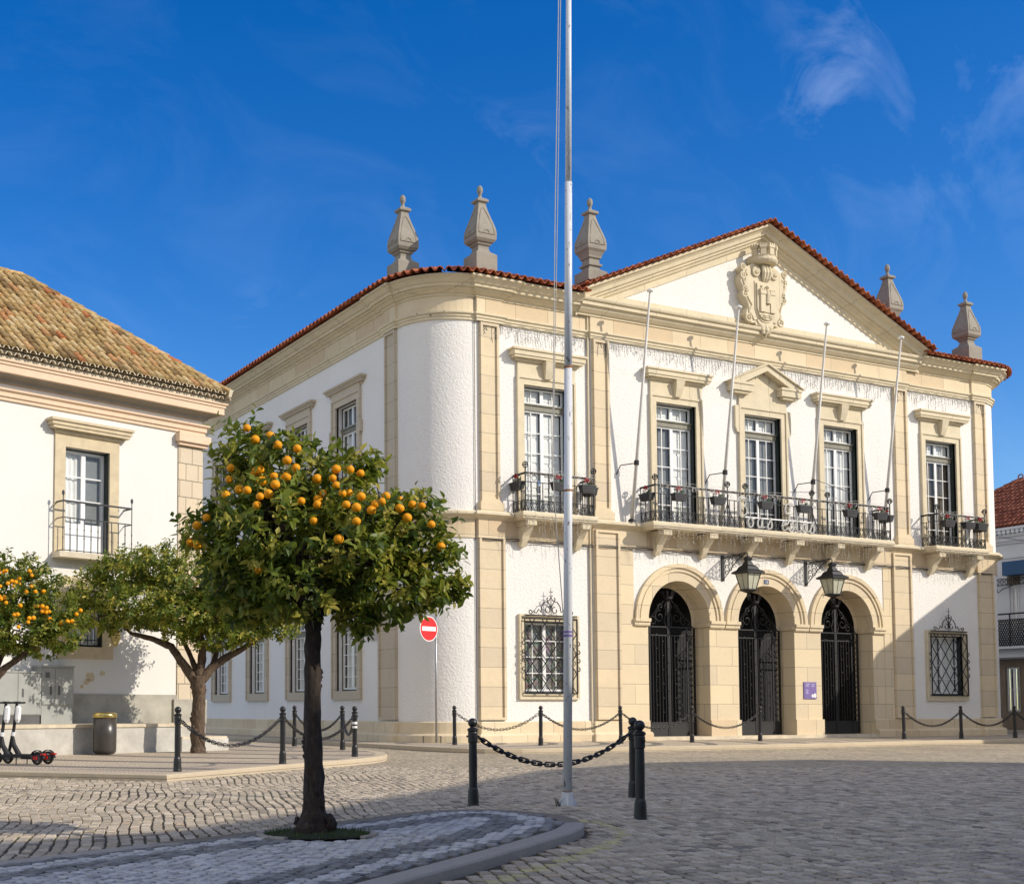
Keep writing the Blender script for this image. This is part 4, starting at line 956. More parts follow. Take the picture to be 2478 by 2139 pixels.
# glazed tile plaque at the corner of the side street, house number, purple plaque
mb = MB(); mb.fbox(SIDE, -3.30, -2.86, 0, .03, 3.10, 3.56); tag(mb.build('wall_plaque', 'tileplaque'), 'small brownish glazed tile plaque on the side street wall beside the stone pilaster', 'plaque')
def text_mesh(txt, size, fr, u, z, d, mat, name, parent, extr=.002, align='CENTER'):
    cu = bpy.data.curves.new(name, 'FONT'); cu.body = txt; cu.size = size; cu.extrude = extr; cu.align_x = align; cu.resolution_u = 3
    ob = bpy.data.objects.new('tmp', cu); COL.objects.link(ob); dg = bpy.context.evaluated_depsgraph_get(); dg.update()
    me = bpy.data.meshes.new_from_object(ob.evaluated_get(dg)); bpy.data.objects.remove(ob)
    Mx = Matrix(((fr.u.x, 0, fr.n.x, 0), (fr.u.y, 0, fr.n.y, 0), (0, 1, 0, 0), (0, 0, 0, 1))); me.transform(Matrix.Translation(fr(u, d, z)) @ Mx)
    me.name = name; me.materials.clear(); me.materials.append(M[mat]); o = bpy.data.objects.new(name, me); COL.objects.link(o)
    if parent: attach(o, parent)
    return o
np_ = thing('number_plate', 'tiny dark blue house number plate on the middle arch', 'sign', PAV(AC[1], .05, 5.12))
mb = MB(); mb.fbox(PAV, AC[1]-.10, AC[1]+.10, .034, .05, 5.06, 5.20); mb.build('plate', 'blue_plate', np_)
text_mesh('15', .12, PAV, AC[1], 5.085, .053, 'sign_white', 'numeral', np_)
PU = 14.46
pp = thing('wall_plaque', 'square purple plaque with pale lettering on the pier between middle and right arch', 'plaque', PAV(PU, .03, 1.65))
mb = MB(); mb.fbox(PAV, PU-.28, PU+.28, 0, .03, 1.37, 1.92); mb.build('board', 'purple', pp)
mb = MB()
for u, z, w in ((-.20, 1.86, .20), (-.20, 1.82, .13), (-.20, 1.78, .15), (.06, 1.86, .17), (.06, 1.82, .10), (.06, 1.78, .15), (-.20, 1.67, .11), (-.20, 1.63, .12), (-.20, 1.59, .09), (-.20, 1.55, .12)): mb.fbox(PAV, PU+u, PU+u+w, .03, .033, z-.009, z+.009)
mb.build('lettering', 'lilac', pp)
mb = MB(); mb.lathe([(.055, 0), (.055, .004)], (0, 0, 0), 14); 
mb.v = [tuple(PAV(PU+.10+x, .031+z, 1.47+y)) for x, y, z in mb.v]; k = len(mb.v)
mb2 = MB(); mb2.lathe([(.075, 0), (.075, .004)], (0, 0, 0), 14); mb2.v = [tuple(PAV(PU+.20+x*.8, .031+z, 1.48+y)) for x, y, z in mb2.v]
mb.add(mb2.v, mb2.f); mb.build('emblem', 'sign_white', pp)

# ------------------------------------------------------------------ things on the town hall front
poles = [(7.06, 'leftmost'), (10.58, 'second from left'), (14.38, 'third from left'), (17.85, 'rightmost')]
where = ['left of the left balcony window', 'left of the pedimented middle window', 'right of the pedimented middle window', 'right of the right long balcony window']
for (x, _), wh in zip(poles, where):
    b0 = Vector((x-.03, -.28, 6.72)); t0 = Vector((x+.03, -1.20, 13.52))
    o = thing('wall_flagpole', 'bare slanted pale flagpole over the long balcony, '+wh, 'flagpole', b0, 'flagpoles on the long balcony')
    mb = MB(); mb.tube([b0, b0.lerp(t0, .4), t0], [.055, .048, .032], 10); mb.build('pole', 'alu', o, smooth=True)
    mb = MB(); mb.lathe([(.03, -.03), (.10, -.01), (.105, .03), (.05, .07), (.01, .08)], t0, 12); mb.build('cap', 'scoot_white', o, smooth=True)
    mb = MB(); c = b0.lerp(t0, .255); mb.lathe([(.075, -.07), (.075, .07)], c, 8)
    mb.tube([c, c+Vector((-.02, .12, .0)), Vector((c.x-.35, -.20, c.z-.05)), Vector((c.x-.42, -.08, c.z-.32))], .016, 6); mb.build('bracket', 'iron', o)
    mb = MB(); mb.lathe([(.12, 0), (.10, .06), (.07, .08)], b0+Vector((0, 0, -.02)), 10); mb.build('foot', 'iron', o)
# lanterns
def lantern(x, label):
    fr = Fr((x, -.08), (1, 0)); D = 1.10
    o = thing('wall_lantern', label, 'lantern', fr(0, 0, 5.5), 'wrought iron lanterns over the arches')
    mb = MB(); mb.fbox(fr, -.055, .055, 0, .035, 5.08, 5.90); T = lambda d, z: fr(0, d, z)
    mb.tube([T(.03, 5.80), T(.5, 5.84), T(D-.04, 5.87), T(D, 5.82), T(D, 5.74)], .018, 6); mb.tube([T(.03, 5.12), T(.30, 5.35), T(.62, 5.66), T(D-.1, 5.85)], .013, 6)
    for i in range(5):
        d = .12+.16*i; zt = 5.81+.03*i/5; zb = 5.18+.62*d*1.02
        if zb < zt-.04: mb.tube([T(d, zb), T(d, zt)], .010, 5)
        for j in range(3):
            z = zb+(zt-zb)*(j+.5)/3; r = min(.055, (zt-zb)/6); mb.tube([T(d+.075+r*math.cos(q), z+r*math.sin(q)) for q in [k*.7 for k in range(9)]], .008, 4)
            mb.tube([T(d, z-r), T(d+.08, z+r), T(d+.15, z-r)], .007, 4)
    mb.build('bracket', 'iron', o)
    c = fr(0, D, 0); q2 = math.sqrt(2)
    mb = MB(); mb.lathe([(.03*q2, 5.76), (.10*q2, 5.68), (.07*q2, 5.60), (.10*q2, 5.54), (.12*q2, 5.48), (.20*q2, 5.42), (.24*q2, 5.33), (.35*q2, 5.26), (.35*q2, 5.21), (.30*q2, 5.20)], c, 4, PI/4)
    for k in range(4):
        a = PI/4+k*PI/2; dx, dy = math.cos(a), math.sin(a); mb.tube([c+Vector((dx*(.28+.07*math.cos(q)), dy*(.28+.07*math.cos(q)), 5.42+.07*math.sin(q))) for q in [k2*.8 for k2 in range(7)]], .009, 4)
        mb.tube([c+Vector((dx*.37, dy*.37, 5.21)), c+Vector((dx*.22, dy*.22, 4.70))], .016, 5)
        mb.tube([c+Vector((dx*.22, dy*.22, 4.68)), c+Vector((dx*.30, dy*.30, 4.70)), c+Vector((dx*.28, dy*.28, 4.62))], .012, 5)
        for ax in ((1, 0), (0, 1), (-1, 0), (0, -1)):
            mb.tube([c+Vector((ax[0]*.265, ax[1]*.265, 5.20)), c+Vector((ax[0]*.16, ax[1]*.16, 4.70))], .006, 4)
    mb.lathe([(.19*q2, 4.72), (.20*q2, 4.69), (.14*q2, 4.66), (.04, 4.60), (.06, 4.54), (.02, 4.46), (.01, 4.40)], c, 8)
    mb.build('lantern_frame', 'iron', o)
    mb = MB(); mb.lathe([(.155*q2, 4.70), (.255*q2, 5.20)], c, 4, PI/4); mb.build('lamp_glass', 'lamp_glass', o)
    return o
lantern(10.79, 'black wrought iron lantern on a bracket between the left and middle arches'); lantern(14.40, 'black wrought iron lantern on a bracket between the middle and right arches')
# planters with red flowers hung on the railings
def planter():
    o = thing('planter_box', 'x', 'planter', (0, 0, 0), 'planters hung on the balcony railings')
    mb = MB(); fr = Fr((0, 0), (1, 0)); a, b = .25, .21
    mb.hexa([fr(-b, .08, 0), fr(b, .08, 0), fr(b, -.08, 0), fr(-b, -.08, 0), fr(-a, .105, .20), fr(a, .105, .20), fr(a, -.105, .20), fr(-a, -.105, .20)])
    mb.fbox(fr, -a-.015, a+.015, -.12, .12, .195, .225); mb.fbox(fr, -b+.05, b-.05, .085, .105, .06, .075); mb.fbox(fr, -b+.05, b-.05, .09, .115, .13, .145); mb.build('box', 'planter', o)
    g = MB(); p = MB()
    for i in range(7):
        u, d = random.uniform(-.18, .18), random.uniform(-.05, .05); h = random.uniform(.06, .22); g.tube([fr(u, d, .2), fr(u+.02, d, .2+h)], .006, 4)
        for k in range(3): a_ = random.random()*6.3; g.add([fr(u, d, .2+h*.6), fr(u+.05*math.cos(a_), d+.05*math.sin(a_), .22+h*.6), fr(u+.07*math.cos(a_), d+.07*math.sin(a_), .2+h*.55), fr(u+.05*math.cos(a_+.4), d+.05*math.sin(a_+.4), .18+h*.6)], [(0, 1, 2, 3)])
    for j in range(2):
        u0 = random.uniform(-.12, .12)
        for i in range(11):
            a_ = random.random()*6.3; e = random.uniform(-.5, .9); r = random.uniform(.05, .09); c = Vector((u0, 0, .38+random.uniform(-.04, .05))); dv = Vector((math.cos(a_)*math.cos(e), math.sin(a_)*math.cos(e), math.sin(e))); sd = dv.orthogonal().normalized()*.03
            p.add([c, c+dv*r*.6+sd, c+dv*r, c+dv*r*.6-sd], [(0, 1, 2, 3)])
    g.build('stem', 'stemgreen', o); p.build('flower', 'petal', o); return o
PB = planter()
spots = [((2.86, -.30), -PI/2, 'on the left return of the left balcony'), ((4.02, -.74), 0, 'at the middle of the left balcony front'), ((5.02, -.74), 0, 'at the right end of the left balcony front'), ((5.42, -.35), PI/2, 'on the right return of the left balcony, against the pilaster'),
 ((7.48, -.45), -PI/2, 'on the left return of the long balcony'), ((8.38, -.86), 0, 'leftmost on the front of the long balcony'), ((9.93, -.86), 0, 'on the long balcony front, just left of the white script'), ((11.9, -.86), 0, 'under the middle window, above the white script'), ((13.55, -.86), 0, 'at the right end of the white script'), ((15.65, -.86), 0, 'in front of the right long balcony window'), ((17.05, -.86), 0, 'rightmost on the front of the long balcony'), ((17.74, -.50), PI/2, 'on the right return of the long balcony'),
 ((20.55, -.74), 0, 'leftmost on the right balcony'), ((21.60, -.74), 0, 'at the middle of the right balcony'), ((22.25, -.74), 0, 'rightmost on the front of the right balcony'), ((22.70, -.38), PI/2, 'on the right return of the right balcony')]
for i, ((x, y), rz, lb) in enumerate(spots):
    o = PB if i == 0 else dup(PB, (x, y, 7.34), rz)
    o.location = (x, y, 7.34); o.rotation_euler = (0, 0, rz); o['label'] = 'dark planter with red flowers '+lb
# small dark table and chair-like box behind the rail of the long balcony
# icicle light strings
def icicles(fr, runs, z, label, lmin, lmax, d, mat='wire', step=.13):
    mb = MB()
    for a, b in runs:
        mb.tube([fr(a+(b-a)*i/40, d+.01*math.sin(i*2.1), z+.012*math.sin(i*1.7)) for i in range(41)], .007, 4)
        mb.tube([fr(a+(b-a)*i/40, d+.015, z+.07+.02*math.sin(i*1.3+1)) for i in range(41)], .005, 4)
        u = a+.05
        while u < b:
            l = random.uniform(lmin, lmax); n = 6; p = []; x = u
            for i in range(n+1): x += random.uniform(-.022, .022); p.append(fr(x, d+random.uniform(-.004, .012), z-l*i/n))
            mb.tube(p, .0055, 4)
            for i in range(1, n+1):
                for _ in range(random.choice((0, 1, 1))): q = p[i]; mb.tube([q, q+fr.u*random.choice((-1, 1))*random.uniform(.02, .06)+Vector((0, 0, random.uniform(-.045, .02)))], .005, 4)
            u += random.uniform(step*.5, step*1.5)
    o = mb.build('string_lights', mat, None, recalc=False); tag(o, label, 'fairy lights', 'icicle light strings on the town hall'); return o
icicles(FRONT, [(1.78, 5.66)], 12.14, 'string of unlit icicle lights under the cornice above the left window', .12, .55, .05, 'wire_dark'); icicles(PAV, [(5.76, 19.34)], 12.14, 'long string of unlit icicle lights under the cornice above three windows', .12, .55, .05, 'wire_dark'); icicles(FRONT, [(19.45, 23.6)], 12.14, 'string of unlit icicle lights under the cornice above the right window', .12, .55, .05, 'wire_dark')  # dark wire colour also takes in the strings' shadow on the wall
for fr_, a_, b_, d_, lb_ in ((FRONT, 2.92, 5.34, .64, 'left balcony'), (PAV, 7.55, 17.66, .69, 'long balcony'), (FRONT, 20.13, 22.62, .64, 'right balcony')): icicles(fr_, [(a_, b_)], 7.83, 'pale fairy lights wound along the top rail of the '+lb_, .05, .22, d_, 'wire', .11)
icicles(FRONT, [(2.85, 5.45)], 6.50, 'unlit icicle lights hanging from the left balcony slab', .2, .6, .70); icicles(PAV, [(7.5, 17.75)], 6.50, 'unlit icicle lights hanging from the long balcony slab', .2, .6, .76); icicles(FRONT, [(20.05, 22.7)], 6.50, 'unlit icicle lights hanging from the right balcony slab', .2, .6, .70)
# script sign in light tubing on the long balcony
B3 = {'B': [[(.10, 0), (.10, 1.0)], [(.10, .98), (.40, 1.02), (.58, .86), (.50, .62), (.12, .54)], [(.12, .54), (.52, .56), (.70, .34), (.56, .06), (.10, -.02)], [(-.10, .80), (.0, 1.05), (.3, 1.12), (.6, 1.04)]],
 'F': [[(.75, 1.0), (.45, 1.06), (.18, .95), (.05, .72), (.12, .5), (.32, .45), (.46, .6), (.38, .78)], [(.52, .98), (.46, .6), (.40, .2), (.28, -.12), (.05, -.2), (-.05, -.06)], [(.20, .42), (.7, .48)]],
 'o': [[(.45, .5), (.2, .6), (.02, .3), (.15, .0), (.38, .04), (.48, .3), (.40, .52), (.62, .5)]],
 'a': [[(.45, .55), (.2, .6), (.02, .3), (.12, .02), (.34, .06), (.46, .5)], [(.46, .55), (.46, .1), (.56, 0), (.68, .08)]],
 's': [[(.0, .05), (.22, .35), (.34, .62), (.34, .62), (.46, .3), (.40, .02), (.16, -.03), (.06, .1)]],
 'e': [[(.0, .28), (.3, .34), (.40, .52), (.26, .62), (.08, .44), (.06, .16), (.22, 0), (.44, .06), (.6, .2)]],
 't': [[(.22, 1.0), (.14, .3), (.20, .02), (.36, .0), (.5, .1)], [(-.05, .62), (.46, .66)]]}
o = thing('script_sign', 'white tubing script of festive greetings on the long balcony railing', 'festive sign', PAV(12.4, .72, 7.0))
def spline(pts, n=6):
    out = []; P = [Vector((p[0], p[1])) for p in pts]; k = len(P)
    for i in range(k-1):
        a, b, c, d = P[max(0, i-1)], P[i], P[i+1], P[min(k-1, i+2)]
        for j in range(n): t = j/n; out.append(.5*((2*b)+(c-a)*t+(2*a-5*b+4*c-d)*t*t+(3*b-a-3*c+d)*t**3))
    out.append(P[-1]); return out
mb = MB()
def letter(ch, u, z, s):
    for st in B3[ch]: 
        for off in (0, .03): mb.tube([PAV(u+p.x*s*.9+off, .725+off*.3, z+p.y*s+off*.5) for p in spline(st)], .0125, 5)
letter('B', 10.82, 7.08, .52); u = 11.18
for ch in 'oas': letter(ch, u, 6.74, .50); u += .40
letter('F', 12.75, 7.02, .55); u = 12.62
for ch in 'estas': letter(ch, u, 6.72, .50); u += .30
mb.build('lettering', 'tubing', o)
mb = MB(); mb.fbox(PAV, 11.10, 14.0, .685, .71, 7.03, 7.07); mb.build('support_bar', 'white_paint', o)
# cables
mb = MB(); a = Vector((14.18, -.62, 8.55)); b = Vector((33.0, 3.6, 7.9)); mb.tube([a.lerp(b, i/24)+Vector((0, 0, -.35*math.sin(PI*i/24))) for i in range(25)], .011, 5)
tag(mb.build('street_cable', 'wire_dark'), 'thin dark cable stretched from a balcony flagpole past the right balcony', 'cable')
mb = MB()
for x0, x1, fr in ((1.7, 5.7, FRONT), (5.75, 19.4, PAV), (19.42, 23.7, FRONT)):
    n = int((x1-x0)/.2)
    for dz in (0, .05): mb.tube([fr(x0+(x1-x0)*i/n, .085+.01*math.sin(i), 5.90+dz-.025*abs(math.sin(i*.9+dz*20))) for i in range(n+1)], .014, 5)
mb.build('cable_run', 'wire_dark', HALL)

# ------------------------------------------------------------------ bollards and chains
BP = [(.066, 0), (.070, .015), (.066, .04), (.061, .17), (.058, .20), (.052, .215), (.048, .225), (.050, .55), (.047, .74), (.056, .75), (.057, .86), (.052, .872), (.063, .885), (.064, .905), (.050, .915), (.030, .925), (.026, .94)]
BOLL = []
def bollard_proto():
    o = thing('bollard', 'x', 'bollard', (0, 0, 0), 'ball topped bollards on the square')
    mb = MB(); mb.lathe(BP, (0, 0, 0), 18); mb.build('post', 'iron_matt', o, smooth=False)
    mb = MB(); mb.ball((0, 0, .978), .056, 16, 10); mb.build('ball', 'iron_matt', o, smooth=True)
    mb = MB()
    for s_ in (-1, 1): mb.tube([(s_*.05, 0, .82), (s_*.075, 0, .82)], .012, 6)
    mb.build('chain_lug', 'iron_matt', o); return o
pr = bollard_proto()
H1, H2 = .09, .12
BL = [((-9.63, -17.49), 0, 'large black bollard beyond the front island tip, left of the tall white pole'), ((-9.03, -19.74), 0, 'nearest black bollard, right of the tall white pole, standing on setts'), ((-7.13, -17.33), 0, 'black bollard half hidden behind the nearest bollard, right of the white pole'),
 ((-10.97, -10.82), H2, 'black bollard at the sharp kerb corner, just left of the forked tree trunk'), ((-8.44, -9.25), H2, 'black bollard on the left pavement, just left of the front tree trunk'), ((-5.83, -7.0), H2, 'black bollard with white stickers by the rounded kerb right of the front tree trunk'), ((-4.42, -.86), H2, 'farthest black bollard on the left pavement, left of the slim front trunk'), ((-4.41, -3.59), H2, 'black bollard on the left pavement directly behind the stickered one'),
 ((-.1, -1.6), H2, 'small black bollard by the curved corner, right of the no entry sign'), ((1.62, -3.06), H2, 'black bollard below the left barred window, left of the white pole'), ((4.57, -2.66), H2, 'black bollard in front of the pilaster left of the arches'), ((7.02, -2.74), H2, 'black bollard in front of the left arch gate'), ((9.79, -2.54), H2, 'black bollard in front of the middle arch gate'), ((15.39, -2.93), H2, 'black bollard in the shade below the pilaster right of the arches'), ((17.53, -3.30), H2, 'black bollard in front of the right barred window'), ((20.06, -3.34), H2, 'rightmost black bollard in view, by the far right corner of the hall')]
pos = []
for i, ((x, y), h, lb) in enumerate(BL):
    z = gz(x, y)+h; o = pr if i == 0 else dup(pr, (x, y, z), 0)
    o.location = (x, y, z); o.rotation_euler = (random.uniform(-.012, .012), random.uniform(-.012, .012), random.random()*6); o['label'] = lb; pos.append(Vector((x, y, z)))
def chain(a, b, sag, label, pitch=.085, w=.028, r=.0085):
    a = a+Vector((0, 0, .82)); b = b+Vector((0, 0, .82)); d = (b-a); d.z = 0; d.normalize(); a = a+d*.06; b = b-d*.06
    pts = [a.lerp(b, i/60)-Vector((0, 0, sag*(1-(2*i/60-1)**2))) for i in range(61)]
    ln = [0]
    for p, q in zip(pts, pts[1:]): ln.append(ln[-1]+(q-p).length)
    n = round(ln[-1]/pitch); mb = MB(); j = 0
    def at(s):
        s = min(max(s, 0), ln[-1]); k = max(i for i in range(60) if ln[i] <= s+1e-9); return pts[k].lerp(pts[k+1], (s-ln[k])/(ln[k+1]-ln[k]))
    side = Vector((-d.y, d.x, 0))
    for i in range(n):
        c = at((i+.5)*ln[-1]/n); t = (at((i+1)*ln[-1]/n)-at(i*ln[-1]/n)).normalized(); nrm = t.cross(side).normalized() if i % 2 else side
        up = nrm if i % 2 == 0 else nrm
        L2 = pitch*.64
        mb.tube([c+t*(L2-w*.35)*(1 if abs(q) < PI/2 else -1)+t*w*math.cos(q)*.9+up*w*math.sin(q) for q in [-PI+PI/5*(k+.5) for k in range(10)]], r, 5, closed=True)
    o = mb.build('chain', 'iron_matt', None, smooth=True); tag(o, label, 'chain', 'chains between the bollards')
chain(pos[0], pos[2], .36, 'heavy black chain sagging behind the tall white pole', .10, .026, .011)
chain(pos[3], pos[4], .45, 'black chain hanging from the kerb corner bollard past the bare tree trunk'); chain(pos[4], pos[5], .42, 'black chain sagging behind the front tree trunk, nearer of two'); chain(pos[6], pos[7], .40, 'black chain behind the front tree trunk, beside the side street'); chain(pos[7], pos[5], .42, 'short black chain between the stickered bollard and the one behind it')
chain(pos[8], pos[9], .42, 'chain in front of the lower left pilaster'); chain(pos[9], pos[10], .42, 'chain in front of the left barred window, crossed by the white pole'); chain(pos[10], pos[11], .42, 'chain in front of the left arch pier'); chain(pos[11], pos[12], .42, 'chain in front of the pier between left and middle arches'); chain(pos[13], pos[14], .42, 'shaded chain in front of the right barred window'); chain(pos[14], pos[15], .42, 'shaded chain at the far right corner of the hall'); chain(pos[15], Vector((22.5, -3.4, pos[15].z)), .42, 'chain leaving the picture at the right edge')
# stickers
mb = MB()
for z, hh in ((.66, .05), (.58, .045)): mb.lathe([(.0535, z), (.0535, z+hh)], pos[5], 18)
o_ = mb.build('sticker', 'sign_white', None); o_.parent = [o for o in bpy.data.objects if o.get('label', '').startswith('black bollard with white stickers')][0]
o_.matrix_parent_inverse = Matrix.Translation(-pos[5])

# ------------------------------------------------------------------ tall flagpole, no entry sign
fx, fy = -8.67, -18.02; fz = gz(fx, fy)
o = thing('flagpole', 'tall chipped white flagpole with ropes standing among the bollards by the island tip', 'flagpole', (fx, fy, fz))
lean = Vector((.0113, -.0064, 1)); P_ = lambda z, dx=0, dy=0: Vector((fx+lean.x*z+dx, fy+lean.y*z+dy, fz+z))
mb = MB(); mb.tube([P_(.16), P_(3.2), P_(5.2)], [.052, .050, .047], 16); mb.tube([P_(5.2), P_(7.45)], [.047, .043], 16); mb.tube([P_(7.45), P_(10.5)], [.037, .032], 16); mb.build('shaft', 'pole', o, smooth=True)
mb = MB(); mb.lathe([(.085, -.02), (.080, .02), (.068, .10), (.066, .17), (.054, .175)], (fx, fy, fz), 16)
for k in range(3):
    a = -2.2+k*2.1; dx, dy = math.cos(a), math.sin(a); mb.hexa([Vector((fx+dx*.06-dy*.008, fy+dy*.06+dx*.008, fz)), Vector((fx+dx*.14-dy*.008, fy+dy*.14+dx*.008, fz)), Vector((fx+dx*.14+dy*.008, fy+dy*.14-dx*.008, fz)), Vector((fx+dx*.06+dy*.008, fy+dy*.06-dx*.008, fz)), Vector((fx+dx*.06-dy*.008, fy+dy*.06+dx*.008, fz+.13)), Vector((fx+dx*.07-dy*.008, fy+dy*.07+dx*.008, fz+.13)), Vector((fx+dx*.07+dy*.008, fy+dy*.07-dx*.008, fz+.13)), Vector((fx+dx*.06+dy*.008, fy+dy*.06-dx*.008, fz+.13))])
mb.build('base_socket', 'pole', o)
mb = MB(); mb.lathe([(.056, .165), (.056, .185)], (fx, fy, fz), 16)
for z in (3.72, 5.2): p = P_(z); mb.lathe([(.0505, -.012), (.0505, .012)], p, 16)
mb.build('rust_band', 'rust', o)
mb = MB(); p = P_(2.02); mb.lathe([(.0525, -.035), (.0525, -.005)], p, 16); mb.lathe([(.0525, .012), (.0525, .036)], p, 16); mb.build('sticker', 'purple', o)
mb = MB()
sdx, sdy = -rr.x*.16, -rr.y*.16
mb.tube([P_(10.4, sdx*.7, sdy*.7), P_(7, sdx, sdy), P_(4, sdx*1.15, sdy*1.15), P_(3.4, sdx*.9, sdy*.9), P_(2.1, sdx*.28, sdy*.28)], .006, 5)
mb.tube([P_(10.4, sdx*.55, sdy*.55), P_(7, sdx*.82, sdy*.82), P_(4, sdx*1.12, sdy*1.12)], .005, 5); mb.build('rope', 'wire', o)
mb = MB()
for i in range(9):
    a = random.random()*6.3; q = Vector((fx-.17+random.uniform(-.03, .03), fy-.05+random.uniform(-.03, .03), fz)); mb.tube([q, q+Vector((.02*math.cos(a), .02*math.sin(a), .06)), q+Vector((.07*math.cos(a), .07*math.sin(a), .12))], [.005, .004, .001], 4)
tag(mb.build('weed_tuft', 'bark_dark'), 'dry weed tuft at the foot of the tall white flagpole', 'weed')
sx, sy = .28, -.02
o = thing('no_entry_sign', 'round red sign with white bar on a thin grey post by the curved corner', 'road sign', (sx, sy, .13))
mb = MB(); mb.tube([(sx, sy, .12), (sx, sy, 3.85)], .03, 10); mb.build('post', 'grey_pole', o, smooth=True)
SFr = Fr((sx-.30, sy-.10), (.965, .26)); cz = 3.27; n = 40
def disc(mb, r, d0, d1): mb.ext(SFr, [(r*math.cos(2*PI*i/n), cz+r*math.sin(2*PI*i/n)) for i in range(n)], d0, d1)
mb = MB(); disc(mb, .35, 0, .02); mb.build('rim', 'sign_white', o)
mb = MB(); disc(mb, .325, .02, .024); mb.build('face', 'sign_red', o)
mb = MB(); mb.fbox(SFr, -.27, .27, .024, .028, cz-.06, cz+.06); mb.build('bar', 'sign_white', o)
mb = MB(); mb.fbox(SFr, .0, .36, -.05, -.005, cz-.02, cz+.02); mb.build('clamp', 'grey_pole', o)

# ------------------------------------------------------------------ house on the left, with its terrace
HO = thing('house', 'white two storey house with old ochre barrel tiled hip roof on the left', 'building', HOUSE(-2, -3, 0))
S0, S1 = -9.0, 2.52; DEP = 7.6
fw = (-1.37, -.19, 4.64, 7.09); lw = (-1.25, -.33, 2.50, 3.82)
mb = MB(); wallgrid(mb, HOUSE, S0, S1, .1, 8.9, [fw, lw], reveal=.26); mb.add([HOUSE(S1, 0, .1), HOUSE(S1, -DEP, .1), HOUSE(S1, -DEP, 8.9), HOUSE(S1, 0, 8.9)], [(0, 1, 2, 3)])
mb.build('wall', 'house_white', HO)
hp = [HOUSE(S0, 0, 0), HOUSE(S1, 0, 0), HOUSE(S1, -DEP, 0)]; hp = [(p.x, p.y) for p in hp]
mb = MB(); mb.sweep([(0, 8.28), (.10, 8.30), (.12, 8.36), (.22, 8.40), (.36, 8.44)], hp, cap=False); mb.build('cornice_soffit', 'stone_grey', HO)  # grey colour stands in for the shadow under the cornice
mb = MB(); mb.sweep([(.34, 8.43), (.40, 8.44), (.40, 8.60), (.43, 8.61), (.43, 8.66), (.47, 8.68), (.47, 8.72), (0, 8.73)], hp)
mb.sweep([(0, 7.90), (.05, 7.91), (.05, 7.98), (.09, 7.99), (.09, 8.08), (.15, 8.12), (.15, 8.16), (0, 8.18)], hp)
mb.fbox(HOUSE, 1.75, S1+.08, 0, .13, 7.58, 7.66); mb.fbox(HOUSE, 1.70, S1+.14, 0, .20, 7.66, 7.86); mb.fbox(HOUSE, 1.78, S1+.04, 0, .10, 7.86, 7.93); mb.build('cornice', 'peach', HO)
mb = MB(); mb.fbox(HOUSE, 1.79, S1+.005, -.3, .035, .74, 7.60); mb.build('corner_quoins', 'quoin', HO)
mb = MB(); mb.fbox(HOUSE, S0, 1.80, 0, .03, .70, 1.41); mb.fbox(HOUSE, 1.66, S1+.12, 0, .10, .70, 1.30); mb.build('dado', 'cement', HO)
mb = MB()
for a, b, c, d in ((-1.64, -1.37, 4.64, 7.09), (-.19, .07, 4.64, 7.09), (-1.64, .07, 7.09, 7.40)): mb.fbox(HOUSE, a, b, -.05, .045, c, d)
mb.fbox(HOUSE, -1.66, .09, 0, .08, 7.37, 7.41); hood(mb, HOUSE, -.76, 1.10, 7.46, 7.68, .27)
for a, b, c, d in ((-1.54, -1.25, 2.22, 4.1), (-.33, -.04, 2.22, 4.1), (-1.25, -.33, 3.82, 4.1), (-1.25, -.33, 2.22, 2.50)): mb.fbox(HOUSE, a, b, -.05, .035, c, d)
mb.build('window_surround', 'house_stone', HO)
mb = MB(); mb.fbox(HOUSE, -1.68, .34, 0, .36, 4.50, 4.63); mb.build('balcony_slab', 'nosing', HO)
_H = HALL; HALL = HO
glazing(HOUSE, fw, None, ('curtain', 'greyblind'), 3, panel=.62, dd=-.16, cols=1); glazing(HOUSE, lw, None, ('curtain', 'curtain'), 3, dd=-.14)
HALL = _H
mb = MB(); dd_ = .34
for fn, a, b in ((lambda t: HOUSE(t, dd_, 0), -1.59, .24), (lambda t: HOUSE(-1.59, t, 0), 0, dd_), (lambda t: HOUSE(.24, t, 0), 0, dd_)):
    for z, r in ((5.78, .022), (5.40, .013), (4.66, .012)): mb.tube([fn(a)+Vector((0, 0, z)), fn(b)+Vector((0, 0, z))], r, 6)
for i in range(11):
    u = -1.59+1.83*i/10; p = lambda z: HOUSE(u, dd_, z); end = i in (0, 10); mb.tube([p(4.62), p(5.92 if end else 5.40)], .012, 6)
    for z in (4.95, 5.15): mb.ball(p(z), .02, 6, 4)
    if end: mb.ball(p(5.96), .035, 8, 6, 1.8)
mb.build('railing', 'grey_iron', HO)
mb = MB()
for i in range(6): u = lw[0]+.02+(lw[1]-lw[0]-.04)*i/5; mb.tube([HOUSE(u, -.02, lw[2]), HOUSE(u, -.02, lw[3])], .010, 5)
for z in (2.66, 3.0, 3.34, 3.66): mb.tube([HOUSE(lw[0]-.05, -.005, z), HOUSE(lw[1]+.05, -.005, z)], .010, 5)
mb.build('window_bars', 'iron', HO)
